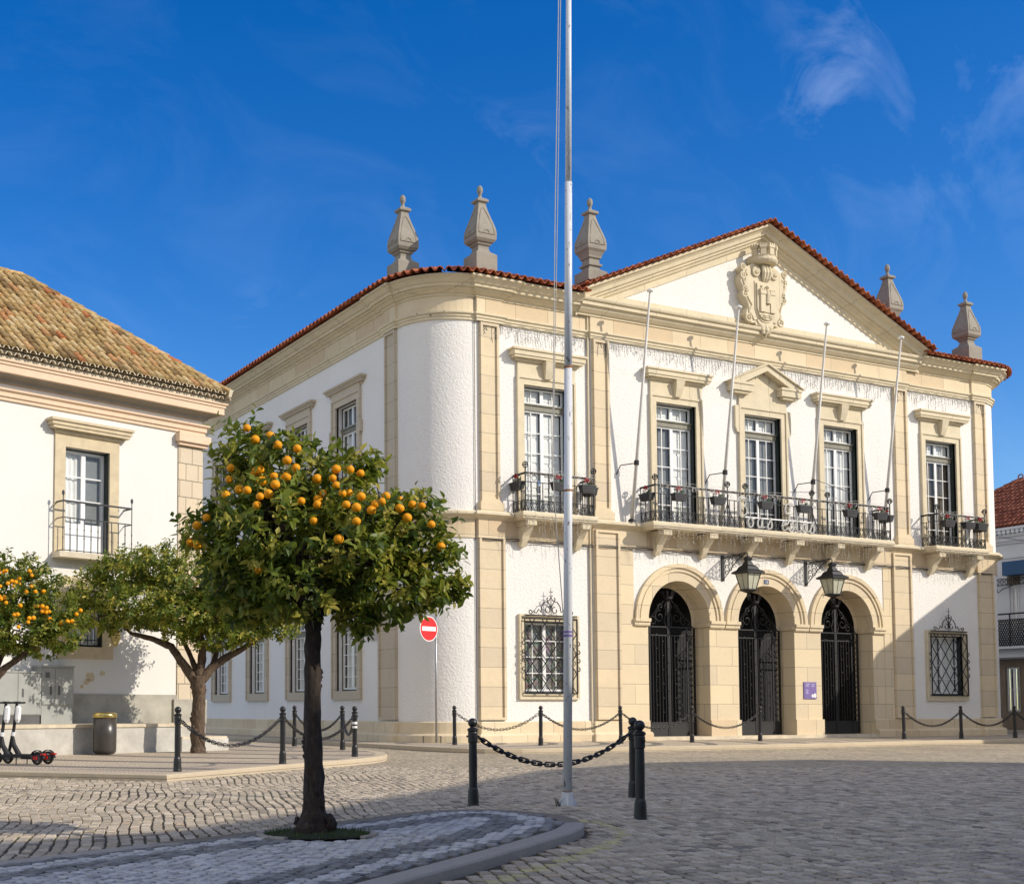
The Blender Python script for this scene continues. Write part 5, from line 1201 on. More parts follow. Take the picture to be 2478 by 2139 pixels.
# roof: barrel tiles course by course on the front slope, cut by the hip
SL = .82; EZ, EOF, SE = 8.90, .62, 2.90
pt_ = lambda s, k, lift=0: HOUSE(s, EOF-k, EZ+SL*k+lift)
mb = MB(); RD = 3.75
mb.add([pt_(S0, 0), pt_(SE, 0), pt_(SE-RD, RD), pt_(S0, RD)], [(0, 1, 2, 3)], .1)
mb.add([pt_(SE, 0), HOUSE(SE, EOF-2*RD, EZ), pt_(SE-RD, RD)], [(0, 1, 2)], .1); mb.add([pt_(S0, RD), pt_(SE-RD, RD), HOUSE(SE, EOF-2*RD, EZ), HOUSE(S0, EOF-2*RD, EZ)], [(0, 1, 2, 3)], .1)
mb.build('roof', 'tile_old', HO, recalc=False)
def barrel_slope(mb, fr, s_from, s_to, eo, ez, sl, rd, hip_l=None, hip_r=None, cw=.215, big=1.):
    nrm = (fr.n*sl+Vector((0, 0, 1))).normalized(); ku = 1/math.sqrt(1+sl*sl); s = s_from
    P2 = lambda s, k: fr(s, eo-k, ez+sl*k)
    while s < s_to:
        ext_ = rd
        if hip_r is not None: ext_ = min(ext_, hip_r-s)
        if hip_l is not None: ext_ = min(ext_, s-hip_l)
        course = .36*ku; k = 0
        while k < ext_-.05:
            k1 = min(k+course*1.15, ext_+.06); rv = random.random(); js = random.uniform(-.017, .017); jk = random.uniform(-.03, .03) if k > 0 else 0; jh = random.uniform(-.008, .010)
            for kind in (0, 1):
                vs = []; r0, r1 = (.088, .070) if kind == 0 else (.075, .085); off = 0 if kind == 0 else cw/2
                if kind == 1 and hip_r is not None and s+off > hip_r-k: continue
                for kk, r, lf in ((k+jk, r0*big, .068+jh), (k1+jk, r1*big, .040+jh)):
                    c = P2(s+off+js, kk)+nrm*(lf if kind == 0 else lf-.045)
                    for j in range(7):
                        a = PI*j/6; vs.append(c+fr.u*r*math.cos(a)+nrm*r*.95*math.sin(a)*(1 if kind == 0 else -.35))
                fs = [(j, j+1, j+8, j+7) for j in range(6)]
                if kind == 0: fs.append(tuple(range(7)))
                mb.add(vs, fs, rv if kind == 0 else rv*.3)
            k += course
        s += cw
cw_ = .215
mb = MB(); barrel_slope(mb, HOUSE, -5.2, SE, EOF, EZ, SL, RD, None, SE)
mb.build('roof_tiles', 'tile_old', HO, recalc=False)
mb = MB(); n = 17
for i in range(n):
    a = pt_(SE-RD*i/n, RD*i/n, .06); b = pt_(SE-RD*(i+1.2)/n, RD*(i+1.2)/n, .05); mb.tube([a, b], [.115, .09], 8, rv=random.random())
for i in range(16): a = pt_(SE-RD-.4*i, RD, .05); b = pt_(SE-RD-.4*(i+1.15), RD, .05); mb.tube([a, b], [.11, .09], 8, rv=random.random())
mb.build('hip_tiles', 'tile_old', HO)
mb = MB(); s = -6.0                                          # limewashed double row of eave tiles
while s < SE-.05:
    for row, (d0, d1, z, so_) in enumerate(((.30, .66, 8.90, 0), (.20, .56, 8.80, cw_/2))):
        for kind in (0,):
            vs = []
            for d, zz in ((d1, z-.01), (d0, z+.05)):
                for r in (.085, .066):
                    for j in range(7): a = PI*j/6; vs.append(HOUSE(s+so_, d, zz)+HOUSE.u*r*math.cos(a)+Vector((0, 0, r*math.sin(a))))
            fs = [(j, j+1, j+15, j+14) for j in range(6)]+[(j+7, j+21, j+22, j+8) for j in range(6)]+[(j, j+7, j+8, j+1) for j in range(6)]
            mb.add(vs, fs)
    s += cw_
mb.fbox(HOUSE, -6.2, SE-.25, .3, .50, 8.86, 8.90); mb.fbox(HOUSE, -6.2, SE-.3, .2, .44, 8.73, 8.80)
mb.hexa([HOUSE(SE-.06, .68, 8.84), HOUSE(SE+.02, .68, 8.84), HOUSE(SE+.02, .3, 8.84), HOUSE(SE-.06, .3, 8.84), HOUSE(SE-.06, .72, 9.02), HOUSE(SE+.06, .72, 9.02), HOUSE(SE+.06, .3, 9.02), HOUSE(SE-.06, .3, 9.02)])
mb.build('eave_tiles', 'nosing', HO, recalc=False)
# old render fallen off the wall
mb = MB()
def patch(cx, cz, r, k=11): mb.ext(HOUSE, [(cx+r*random.uniform(.55, 1.1)*math.cos(2*PI*i/k), cz+r*random.uniform(.5, 1.1)*math.sin(2*PI*i/k)) for i in range(k)], -.01, .004)
patch(-.62, 1.80, .14); patch(-.72, 1.70, .10); patch(-.30, 1.90, .09); patch(-.85, 1.58, .06)
mb.build('bare_render', 'house_stone', HO)
# small yellow hanging sign
ys = thing('wall_sign', 'small yellow lozenge shaped sign on the white wall beside the low barred window', 'sign', HOUSE(.02, .05, 2.78))
mb = MB(); hx = [(0, -.27), (.06, -.20), (.12, -.06), (.12, .07), (.06, .17), (.02, .22), (0, .27), (-.02, .22), (-.06, .17), (-.12, .07), (-.12, -.06), (-.06, -.20)]
mb.ext(HOUSE, [(.02+x, 2.78+z) for x, z in hx], .04, .055); mb.build('board', 'yellow', ys)
mb = MB()
for z, w in ((.085, .075), (.02, .10), (-.045, .035)):
    x = -w
    while x < w: mb.fbox(HOUSE, .02+x, .02+x+.016, .055, .058, 2.78+z-.018, 2.78+z+.018); x += .024
mb.build('lettering', 'brown_ink', ys)
# raised terrace with steps
TO = 1.42
te = thing('terrace', 'low rendered terrace with worn stone edge and rounded steps before the left house', 'terrace', HOUSE(-2, .7, 0))
mb = MB()
def hpoly(pts): return [tuple(HOUSE(u, d, 0))[:2] for u, d in pts]
mb.plan(hpoly([(S0, 0), (S0, TO), (.95, TO), (.95, 0)]), 0.0, .66); mb.build('wall', 'terrace', te)
mb = MB(); mb.plan(hpoly([(S0, -.0), (S0, TO+.03), (.97, TO+.03), (.97, -.0)]), .66, .735); mb.build('edge_slab', 'nosing', te)
def rstep(u1, d1, z0, z1, rc):
    o = HOUSE(u1-rc, d1-rc, 0); base = math.atan2(HOUSE.u.y, HOUSE.u.x)
    cor = [HOUSE(u1-rc+rc*math.sin(a), d1-rc+rc*math.cos(a), 0) for a in [PI/2*i/8 for i in range(9)]]
    pts = [HOUSE(.90, -2, 0), HOUSE(.90, d1, 0)]+cor+[HOUSE(u1, -2, 0)]
    a = MB(); a.plan([(p.x, p.y) for p in pts], z0, z1-.05); return a, pts
for u1, d1, z0, z1 in ((1.92, 1.22, .4, .735), (2.40, 1.50, 0, .42)):
    a, pts = rstep(u1, d1, z0, z1, .30); a.build('step_riser', 'terrace', te)
    q = [(p.x, p.y) for p in pts][::-1]; q2 = inset(q, -.03); b = MB(); b.plan(q2, z1-.05, z1); b.build('step_tread', 'nosing', te)
# utility cabinets on the terrace
def cabinet(u0, u1, z1, d1, label, split, slots, plinth):
    o = thing('utility_cabinet', label, 'cabinet', HOUSE((u0+u1)/2, .2, .735))
    mb = MB(); mb.fbox(HOUSE, u0, u1, .05, d1, .735+plinth, z1); mb.fbox(HOUSE, u0-.02, u1+.02, .04, d1+.02, z1, z1+.035); mb.build('body', 'cabinet', o)
    mb = MB(); mb.fbox(HOUSE, u0+.02, u1-.02, .06, d1-.02, .735, .735+plinth); mb.build('base', 'cabinet_dark' if plinth < .25 else 'cabinet', o)
    for a, b in split: mb = MB(); mb.fbox(HOUSE, a+.008, b-.008, d1, d1+.012, .735+plinth+.02, z1-.03); mb.build('door', 'cabinet', o)
    mb = MB()
    for u, z, w, h in slots: mb.fbox(HOUSE, u-w, u+w, d1+.012, d1+.022, z-h, z+h)
    mb.build('lock', 'cabinet_dark', o); return o
cabinet(-3.65, -2.13, 1.86, .42, 'long grey utility cabinet against the left house wall, cut by the picture edge', ((-3.65, -2.70), (-2.70, -2.13)), ((-2.58, 1.42, .02, .09), (-2.36, 1.60, .03, .035)), .2)
cabinet(-2.12, -1.30, 2.0, .40, 'taller grey green utility cabinet beside the long one on the terrace', ((-2.12, -1.78), (-1.78, -1.30)), ((-1.97, 1.82, .05, .06), (-1.89, 1.48, .022, .10), (-1.68, 1.48, .022, .10)), .42)

# ------------------------------------------------------------------ litter bin and scooters
bx, by = -10.08, -3.45; bz = gz(bx, by)+.115
o = thing('litter_bin', 'round dark brown litter bin with shiny brass rim before the terrace wall', 'litter bin', (bx, by, bz))
mb = MB(); mb.lathe([(.20, 0), (.245, .05), (.25, .10), (.255, .40), (.25, .78)], (bx, by, bz), 28); mb.build('body', 'bin_dark', o, smooth=True)
mb = MB(); mb.lathe([(.258, .78), (.262, .80), (.262, .84), (.25, .87), (.20, .895), (.16, .895), (.15, .86)], (bx, by, bz), 28); mb.build('rim', 'brass', o, smooth=True)
def scooter(label, loc, yaw):
    o = thing('electric_scooter', label, 'scooter', (0, 0, 0), 'parked electric scooters')
    def wheel(x, nm):
        mb = MB(); R_ = .115; mb.tube([(x+R_*.82*math.cos(a), 0, R_+R_*.82*math.sin(a)) for a in [2*PI*i/24 for i in range(24)]], .024, 8, closed=True); w = mb.build('wheel', 'rubber', o, smooth=True)
        mb = MB(); mb.tube([(x, -.02, R_), (x, .02, R_)], .065, 14); mb.build('hub', 'cabinet_dark', w)
    wheel(0, 'rear'); wheel(.86, 'front')
    F = Fr((0, 0), (1, 0)); mb = MB(); mb.fbox(F, .08, .70, -.085, .085, .125, .175); mb.fbox(F, .06, .30, -.07, .07, .10, .13); mb.build('deck', 'rubber', o)
    mb = MB(); mb.tube([(-.02, 0, .15), (.10, 0, .14)], .03, 8); mb.tube([(.62, 0, .16), (.74, 0, .34), (.76, 0, .48)], [.05, .045, .03], 8); mb.tube([(.86, 0, .115), (.79, 0, .40), (.74, 0, .62), (.68, 0, 1.08)], [.028, .032, .030, .026], 8)
    for k in range(7): a = PI*.02+PI*.14*k; mb.hexa([(.135*math.cos(a), -.032, .115+.135*math.sin(a)), (.135*math.cos(a+.46), -.032, .115+.135*math.sin(a+.46)), (.135*math.cos(a+.46), .032, .115+.135*math.sin(a+.46)), (.135*math.cos(a), .032, .115+.135*math.sin(a))]+[(.145*math.cos(q), yy, .115+.145*math.sin(q)) for q, yy in ((a, -.032), (a+.46, -.032), (a+.46, .032), (a, .032))])
    mb.build('frame', 'rubber', o)
    mb = MB(); mb.tube([(.68, -.24, 1.10), (.675, -.1, 1.095), (.68, 0, 1.09), (.675, .1, 1.095), (.68, .24, 1.10)], .017, 8); mb.fbox(F, .64, .72, -.06, .06, 1.08, 1.12); mb.build('handlebar', 'rubber', o)
    mb = MB(); mb.tube([(.665, 0, .74), (.66, 0, .80), (.645, 0, 1.0), (.655, 0, 1.04)], [.03, .055, .055, .035], 8); mb.tube([(.755, 0, .50), (.742, 0, .57)], .036, 8); mb.build('battery_box', 'scoot_white', o)
    mb = MB(); mb.fbox(F, -.02, .07, .032, .05, .09, .15); mb.fbox(F, -.02, .07, -.05, -.032, .09, .15); mb.fbox(F, -.16, -.08, -.034, .034, .17, .20); mb.build('fender_trim', 'scoot_red', o)
    mb = MB(); mb.tube([(.42, .03, .12), (.36, .12, .01)], .010, 6); mb.build('kickstand', 'rubber', o)
    o.location = loc; o.rotation_euler = (0, 0, yaw); return o
ya = math.atan2(.62, -.56)
scooter('black scooter with white battery box, nearer one, cut by the left picture edge', (-12.50, -7.72, gz(0, -7.7)+.118), ya)
scooter('black scooter with white battery box, standing right of the one cut by the edge', (-12.27, -7.55, gz(0, -7.5)+.118), ya)

# ------------------------------------------------------------------ building across the street on the right
RB = thing('townhouse', 'shaded white townhouse with brown tiled roof and black balcony at the right edge', 'building', (36, 6, 0))
mb = MB(); hs_ = [(-5.88, -5.42, 3.9, 6.43), (-6.18, -5.60, .9, 2.86)]
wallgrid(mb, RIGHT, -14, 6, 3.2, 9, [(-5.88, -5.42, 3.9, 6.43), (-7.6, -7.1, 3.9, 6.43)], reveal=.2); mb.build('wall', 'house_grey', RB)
mb = MB(); wallgrid(mb, RIGHT, -14, 6, .1, 3.2, [(-6.20, -5.50, .9, 2.86)], reveal=.2); mb.fbox(RIGHT, -5.95, -5.35, -.03, .02, 6.43, 6.95); mb.build('shop_front', 'brown_stone', RB)
rp2 = [(33.0, 14.0), (33.0, -6.0)]
mb = MB(); mb.sweep([(0, 7.60), (.06, 7.61), (.06, 7.74), (0, 7.75)], rp2); mb.sweep([(0, 8.22), (.10, 8.24), (.14, 8.32), (.22, 8.36), (.24, 8.48), (.34, 8.54), (.36, 8.64), (0, 8.66)], rp2)
y = 13.9
while y > -5.9:
    mb.tube([(33-.50, y, 8.71), (33-.1, y, 8.76)], .085, 8); y -= .21
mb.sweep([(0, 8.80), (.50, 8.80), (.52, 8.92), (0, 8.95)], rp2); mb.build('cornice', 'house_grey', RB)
hq = skydir(2470, 1155); RDR = 3.9; tt = (33-.5+RDR+17.579)/hq.x; C = Vector((-17.579, -30, 1.06))+hq*tt      # ridge end with its ring finial
SLR = (C.z-.15-8.93)/RDR; HL = -C.y-RDR
mb = MB(); P3 = lambda u, k: RIGHT(u, .5-k, 8.93+SLR*k)
mb.add([P3(HL, 0), P3(6.5, 0), P3(6.5, RDR), P3(HL+RDR, RDR)], [(0, 1, 2, 3)], .1); mb.add([P3(HL, 0), P3(HL+RDR, RDR), RIGHT(HL, .5-2*RDR, 8.93)], [(0, 1, 2)], .1); mb.add([P3(HL+RDR, RDR), P3(6.5, RDR), RIGHT(6.5, .5-2*RDR, 8.93), RIGHT(HL, .5-2*RDR, 8.93)], [(0, 1, 2, 3)], .1)
mb.build('roof', 'tile_brown', RB, recalc=False)
mb = MB(); barrel_slope(mb, RIGHT, HL, -1.0, .5, 8.93, SLR, RDR, HL, None); mb.build('roof_tiles', 'tile_brown', RB, recalc=False)
mb = MB()
for i in range(16): a = P3(HL+RDR*i/16, RDR*i/16)+Vector((0, 0, .06)); b = P3(HL+RDR*(i+1.2)/16, RDR*(i+1.2)/16)+Vector((0, 0, .05)); mb.tube([a, b], [.12, .09], 8, rv=random.random())
mb.build('hip_tiles', 'tile_brown', RB)
mb = MB()
mb.tube([C+Vector((0, .12*math.cos(a), .12*math.sin(a)+.02)) for a in [k*PI/6 for k in range(12)]], .03, 6, closed=True); mb.build('ridge_ring', 'tile_brown', RB)
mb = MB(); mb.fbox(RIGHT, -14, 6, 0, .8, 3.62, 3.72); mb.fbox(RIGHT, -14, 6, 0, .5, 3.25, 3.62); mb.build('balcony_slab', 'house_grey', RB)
mb = MB(); mb.tube([RIGHT(-14, .78, 5.12), RIGHT(6, .78, 5.12)], .035, 6)
for i in range(29): u = -14+.72*i; mb.tube([RIGHT(u, .78, 3.7), RIGHT(u, .78, 5.12)], .025, 5)
for i in range(150):
    u = -11+.11*i
    for sg in (-1, 1): mb.tube([RIGHT(u, .78, 3.74), RIGHT(u+sg*.62, .78, 4.86)], .022, 4)
mb.tube([RIGHT(-14, .78, 4.86), RIGHT(6, .78, 4.86)], .03, 5); mb.build('railing', 'iron', RB)
_H = HALL; HALL = RB
glazing(RIGHT, (-5.88, -5.42, 3.9, 6.43), None, ('curtain', 'curtain'), 3, outer='white_paint', dd=-.1); glazing(RIGHT, (-6.20, -5.50, .9, 2.86), None, ('dark', 'dark'), 2, outer='cement', dd=-.1)
HALL = _H
mb = MB()
for i in range(9):
    u = -6.7+.2*i
    for sg in (-1, 1): mb.tube([RIGHT(u+sg*(.09-.07*math.cos(q)), .3, 6.56+.10*math.sin(q)) for q in [k*.7 for k in range(8)]], .014, 4)
for z in (6.70, 6.42): mb.tube([RIGHT(-6.8, .3, z), RIGHT(-4.8, .3, z)], .02, 5)
mb.tube([RIGHT(-6.3, .3, 6.4), RIGHT(-6.2, .3, 6.1), RIGHT(-6.0, .3, 6.25), RIGHT(-5.5, .3, 6.4)], .02, 5); mb.build('iron_canopy', 'iron', RB)
mb = MB(); mb.hexa([RIGHT(-5.80, .02, 6.80), RIGHT(-4.2, .02, 6.80), RIGHT(-4.2, .75, 6.80), RIGHT(-5.66, .75, 6.80), RIGHT(-5.80, .02, 7.40), RIGHT(-4.2, .02, 7.40), RIGHT(-4.2, .55, 7.42), RIGHT(-5.80, .55, 7.42)]); mb.build('awning', 'awning', RB)
# buildings on the other sides of the square (they throw the long shadows)
def block(name, label, poly, h, roofh):
    o = thing(name, label, 'building', (*poly[0], 0)); a = MB()
    k = len(poly); cx = sum(p[0] for p in poly)/k; cy = sum(p[1] for p in poly)/k
    a.plan(poly, -1, h-.2); a.build('wall', 'house_white', o)
    a = MB(); q = inset(poly, -.02); a.plan(q, h-.2, h); a.build('cornice', 'peach', o)
    a = MB(); vs = [(x, y, h) for x, y in q]+[(cx+(x-cx)*.35, cy+(y-cy)*.35, h+roofh) for x, y in q]; a.add(vs, [(i, (i+1) % k, (i+1) % k+k, i+k) for i in range(k)]+[tuple(range(k, 2*k))]); a.build('roof', 'tile_brown', o)
    for i in range(k):
        p, r = Vector(poly[i]), Vector(poly[(i+1) % k]); L2 = (r-p).length
        if L2 < 5: continue
        fr = Fr(p, (r-p)); n = int(L2/3.2)
        for j in range(n):
            u = L2*(j+.5)/n
            for z in (1.2, 5.0):
                a = MB(); a.fbox(fr, u-.55, u+.55, .02, .05, z, z+2.2); f = a.build('window', 'white_paint', o); a = MB(); a.fbox(fr, u-.45, u+.45, .05, .06, z+.1, z+2.1); a.build('pane', 'dark', f)
    return o
BA = [(-30, -38.5), (-.68, -35.1), (.94, -34.85), (2.96, -33.5), (10.2, -27.6), (14.25, -25.7), (18.45, -26.2), (24, -36), (12, -52), (-28, -56)]
block('house', 'large white building on the square behind the viewer', BA[::-1], 12.0, .45)
BB = [(27.4, -16.0), (50, -16.0), (50, 1.0), (31, 0.6), (28.1, -5.4), (26.3, -9.4)]
block('house', 'white building on the right side of the square outside the picture', BB, 10.0, .6)

# ------------------------------------------------------------------ orange trees
VR = Vector((rr.x, rr.y, 0)).normalized(); VD = Vector((f_.x, f_.y, 0)).normalized()     # across and away from the square's corner
ORM = MB(); ORM.ball((0, 0, 0), 1.0, 14, 9, .94); ORME = None
def orange_tree(label, base, trunk, limbs, lobes, nsprig, leafl, fruit, fr_r, bark, leafm, knobs, dy_scale=.9, seed=1, sprig_up=.35):
    rg = np.random.default_rng(seed); rnd = random.Random(seed)
    B = Vector(base); W_ = lambda dx, dz, dy=0: B+VR*dx+VD*dy+Vector((0, 0, dz-B.z))
    o = thing('orange_tree', label, 'tree', B)
    mb = MB()
    def rough_tube(pts, rad, n=12, amp=.12):
        P = [Vector(p) for p in pts]; out = []; ra = []
        for i in range(len(P)-1):
            for j in range(5): t = j/5; out.append(P[i].lerp(P[i+1], t)); ra.append((rad[i]*(1-t)+rad[i+1]*t)*(1+rnd.uniform(-amp, amp)*.6))
        out.append(P[-1]); ra.append(rad[-1]); i0 = len(mb.v); mb.tube(out, ra, n)
        for k in range(i0, len(mb.v)):
            c = out[min((k-i0)//n, len(out)-1)]; v = Vector(mb.v[k]); mb.v[k] = tuple(c+(v-c)*(1+rnd.uniform(-amp, amp)))
    rough_tube([W_(*p) for p, r in trunk], [r for p, r in trunk])
    for p, r in knobs:
        c = W_(*p); i0 = len(mb.v); mb.ball(c, r, 7, 5)
        for k in range(i0, len(mb.v)): v = Vector(mb.v[k]); mb.v[k] = tuple(c+(v-c)*rnd.uniform(.75, 1.3))
    mb.build('trunk', bark, o, smooth=True)
    mb = MB(); 
    for lm in limbs: rough_tube([W_(*p) for p, r in lm], [r for p, r in lm], 8, .10)
    # thin inner branches reaching into every lobe
    top = trunk[-1][0]; LB = []
    for dx, dz, rx, rz, *more in lobes:
        dy = more[0] if more else 0.; ry = more[1] if len(more) > 1 else min(rx, rz)*1.0; LB.append((dx, dz, dy, rx, rz, ry))
        for k in range(4):
            e = (dx+rnd.uniform(-.7, .7)*rx, dz+rnd.uniform(-.5, .6)*rz, dy+rnd.uniform(-.7, .7)*ry); s0 = rnd.choice(limbs)[-1][0] if limbs else top
            m0 = [(s0[i] if i < len(s0) else 0)*.5+e[i]*.5 for i in range(3)]; m0[1] -= .05
            mb.tube([W_(*s0), W_(*m0), W_(*e)], [.018, .011, .004], 5)
    mb.build('limb', bark, o, smooth=True)
    # sprigs of folded leaves through the lobes, denser towards their skin
    vol = np.array([a[3]*a[4]+a[3]*a[5]+a[4]*a[5] for a in LB]); vol = vol/vol.sum()
    V = []; F = []; RV = []; nv = 0
    for s in range(nsprig):
        dx, dz, dy, rx, rz, ry = LB[rg.choice(len(LB), p=vol)]
        d = rg.normal(size=3); d /= np.linalg.norm(d); q = rg.uniform(.42, 1.0)**.5*rg.uniform(.86, 1.08); sh = s > nsprig*.87 and d[2] > -.3
        if sh: q = rg.uniform(1.02, 1.22)
        p = W_(dx+d[0]*rx*q, dz+d[2]*rz*q, dy+d[1]*ry*q)
        out = (VR*d[0]+VD*d[1]+Vector((0, 0, d[2]))); ax = (out*.8+Vector((rg.normal()*.35, rg.normal()*.35, sprig_up+rg.normal()*.3))).normalized()
        sd = ax.orthogonal().normalized(); sd2 = ax.cross(sd); tone = float(np.clip(rg.normal(.50, .27), 0, 1)); ln = leafl*rg.uniform(1.1, 1.9)*(1.5 if sh else 1); nl = rg.integers(6, 10)
        for i in range(nl):
            t = (i+.5)/nl; a = i*2.4+rg.uniform(-.4, .4); b = p+ax*(ln*t-ln*.5); side = sd*math.cos(a)+sd2*math.sin(a)
            ld = (ax*rg.uniform(.25, .9)+side+Vector((0, 0, -.25*rg.random()))).normalized(); L2 = leafl*rg.uniform(.75, 1.2)*(1 if t < .8 else .75); w = L2*rg.uniform(.22, .30)
            up = (ax*.6+Vector((rg.normal()*.5, rg.normal()*.5, .8))).normalized(); wd = ld.cross(up)
            wd = wd.normalized() if wd.length > .05 else ld.orthogonal().normalized(); nn = wd.cross(ld)
            fo = rg.uniform(.15, .5); cv = rg.uniform(-.25, .05)*L2
            c0 = b; m1 = b+ld*L2*.38; m2 = b+ld*L2*.72+nn*cv*.5; tp = b+ld*L2+nn*cv
            V += [c0, m1+wd*w+nn*w*fo, m1, m1-wd*w+nn*w*fo, m2+wd*w*.72+nn*w*fo*.7, m2, m2-wd*w*.72+nn*w*fo*.7, tp]
            F += [(nv, nv+1, nv+2), (nv, nv+2, nv+3), (nv+2, nv+1, nv+4, nv+5), (nv+3, nv+2, nv+5, nv+6), (nv+5, nv+4, nv+7), (nv+6, nv+5, nv+7)]
            rv = float(np.clip(tone+rg.normal(0, .14), 0, 1)); RV += [rv]*6; nv += 8
    me = bpy.data.meshes.new('crown'); me.from_pydata([tuple(v) for v in V], [], F); at = me.attributes.new('rnd', 'FLOAT', 'FACE'); at.data.foreach_set('value', np.array(RV, dtype=np.float32))
    me.materials.append(M[leafm]); c = bpy.data.objects.new('crown', me); COL.objects.link(c); attach(c, o)
    # fruit: each orange hangs at the skin of the crown facing the square
    global ORME
    for dx, dz in fruit:
        best = None
        for lx, lz, ly, rx, rz, ry in LB:
            k = 1-((dx-lx)/rx)**2-((dz-lz)/rz)**2
            if k > 0: y = ly-ry*math.sqrt(k); best = y if best is None else min(best, y)
        if best is None: best = -.1
        p = W_(dx, dz, best*rnd.uniform(.92, 1.06)-.02)
        if ORME is None: f0 = ORM.build('orange', 'orange', None, smooth=True); ORME = f0
        else: f0 = ORME.copy(); COL.objects.link(f0)
        f0.parent = o; f0.matrix_parent_inverse = Matrix.Identity(4); f0.location = p-B; r = fr_r*rnd.uniform(.85, 1.12); f0.scale = (r, r, r); f0.rotation_euler = (rnd.uniform(-.4, .4), rnd.uniform(-.4, .4), rnd.random()*6)
    return o
T1 = [(-0.55, 3.3, 0.26, 0.22), (-0.23, 3.09, 0.43, 0.34, .05, .5), (-0.69, 2.9, 0.29, 0.32), (-0.87, 2.53, 0.25, 0.30), (-0.36, 2.53, 0.53, 0.45, 0, .85), (0.24, 2.9, 0.34, 0.34), (0.34, 2.47, 0.53, 0.45, 0, .85), (0.81, 2.53, 0.36, 0.35, .1, .5), (1.02, 2.19, 0.29, 0.31), (-0.1, 2.07, 0.47, 0.26, -.1, .7), (0.62, 2.05, 0.47, 0.26, .1, .6), (-0.59, 2.13, 0.36, 0.31, .1, .6), (0.34, 1.78, 0.17, 0.15), (0.43, 3.11, 0.15, 0.15), (0.9, 2.77, 0.15, 0.14), (1.21, 2.05, 0.11, 0.11), (0, 2.55, .6, .5, .55, .5), (-.55, 1.98, .32, .2, .2, .4)]
O1 = [(-0.55, 3.41), (-0.48, 3.31), (-0.28, 3.22), (-0.12, 3.19), (-0.2, 3.08), (-0.68, 3.06), (-0.69, 2.96), (-0.47, 3.01), (-0.43, 3.02), (-0.59, 2.84), (-0.51, 2.8), (-0.41, 2.92), (-0.29, 2.86), (-0.21, 2.96), (0.04, 2.96), (0.17, 2.96), (0.2, 3.04), (0.31, 3.04), (0.4, 3.01), (-0.34, 2.77), (-0.4, 2.73), (-0.42, 2.65), (-0.08, 2.72), (0.05, 2.77), (0.05, 2.7), (0.09, 2.84), (0.3, 2.8), (0.25, 2.78), (0.2, 2.9), (0.4, 2.75), (0.28, 2.68), (0.36, 2.65), (0.48, 2.63), (0.51, 2.68), (0.57, 2.72), (0.61, 2.81), (0.73, 2.8), (0.83, 2.75), (0.91, 2.74), (0.72, 2.7), (0.78, 2.62), (0.98, 2.57), (-0.88, 2.65), (-0.96, 2.58), (-0.96, 2.42), (-1.02, 2.45), (-0.71, 2.82), (1.07, 2.41), (0.36, 2.53), (0.22, 2.39), (-0.43, 2.18), (-0.35, 3.32), (-0.13, 3.03), (-0.31, 2.96), (0.02, 2.56)]
T2 = [(-2.32, 3.68, 0.57, 0.51, 0, .7), (-1.72, 4.1, 0.69, 0.46, 0, .9), (-1.03, 4.22, 0.69, 0.46, 0, 1.0), (-0.24, 3.96, 0.79, 0.65, 0, 1.2), (-2.19, 3.12, 0.69, 0.42, 0, .7), (-1.26, 3.36, 0.83, 0.56, -.2, 1.3), (-0.43, 3.12, 0.83, 0.51, -.2, 1.3), (0.5, 3.31, 0.83, 0.65, 0, 1.1), (1.15, 2.94, 0.69, 0.42), (1.8, 3.03, 0.56, 0.42), (0.41, 2.66, 0.83, 0.3, -.2, .7), (0.78, 3.68, 0.79, 0.65, 0, 1), (-0.72, 4.61, 0.13, 0.28, 0, .13), (-1.17, 4.47, 0.15, 0.26, 0, .15)]
T3 = [(0.08, 3.23, 0.71, 0.56, 0, .9), (0.67, 3.47, 0.48, 0.4), (-0.56, 3.16, 0.71, 0.63, 0, .9), (0.87, 2.92, 0.6, 0.48), (0.24, 2.6, 0.87, 0.48, 0, 1.0), (1.11, 2.52, 0.44, 0.4), (-0.48, 2.44, 0.71, 0.4, 0, .8), (0.48, 3.79, 0.28, 0.28), (0.67, 2.2, 0.56, 0.2), (0.0, 3.75, 0.2, 0.36)]
O3 = [(-0.06, 3.59), (-0.03, 3.7), (0.04, 3.62), (0.12, 3.65), (0.17, 3.66), (0.26, 3.4), (0.32, 3.45), (0.39, 3.43), (0.43, 3.51), (0.36, 3.35), (0.43, 3.4), (0.14, 3.34), (0.54, 3.68), (0.6, 3.59), (0.63, 3.37), (0.57, 3.26), (0.68, 3.28), (0.82, 3.29), (0.12, 3.15), (0.2, 3.14), (0.01, 3.09), (0.23, 3.04), (0.15, 3.11), (0.45, 3.0), (0.39, 2.81), (0.45, 2.82), (0.68, 3.01), (0.74, 3.0), (0.82, 3.0), (0.91, 2.97), (0.85, 2.92), (0.95, 2.9), (0.82, 2.9), (0.9, 2.89), (0.67, 2.75), (0.67, 2.67), (1.15, 2.69), (1.27, 2.72), (1.35, 2.73), (0.5, 2.58), (0.01, 2.58), (0.96, 2.76), (1.41, 2.87), (1.47, 2.95), (-0.02, 3.28), (0.73, 2.76)]
b1 = (-13.08, -20.42, gz(0, -20.4)+.085)
kn = []
for i in range(34):
    z = .15+1.25*((i*.618) % 1); a = i*2.4; r_k = .085 if z < .4 else .066; kn.append(((r_k*math.cos(a), z, r_k*math.sin(a)), random.uniform(.016, .032)))
for i in range(16): a = i*.9; kn.append(((.14*math.cos(a), -.0+random.uniform(-.02, .14), .12*math.sin(a)), random.uniform(.035, .065)))
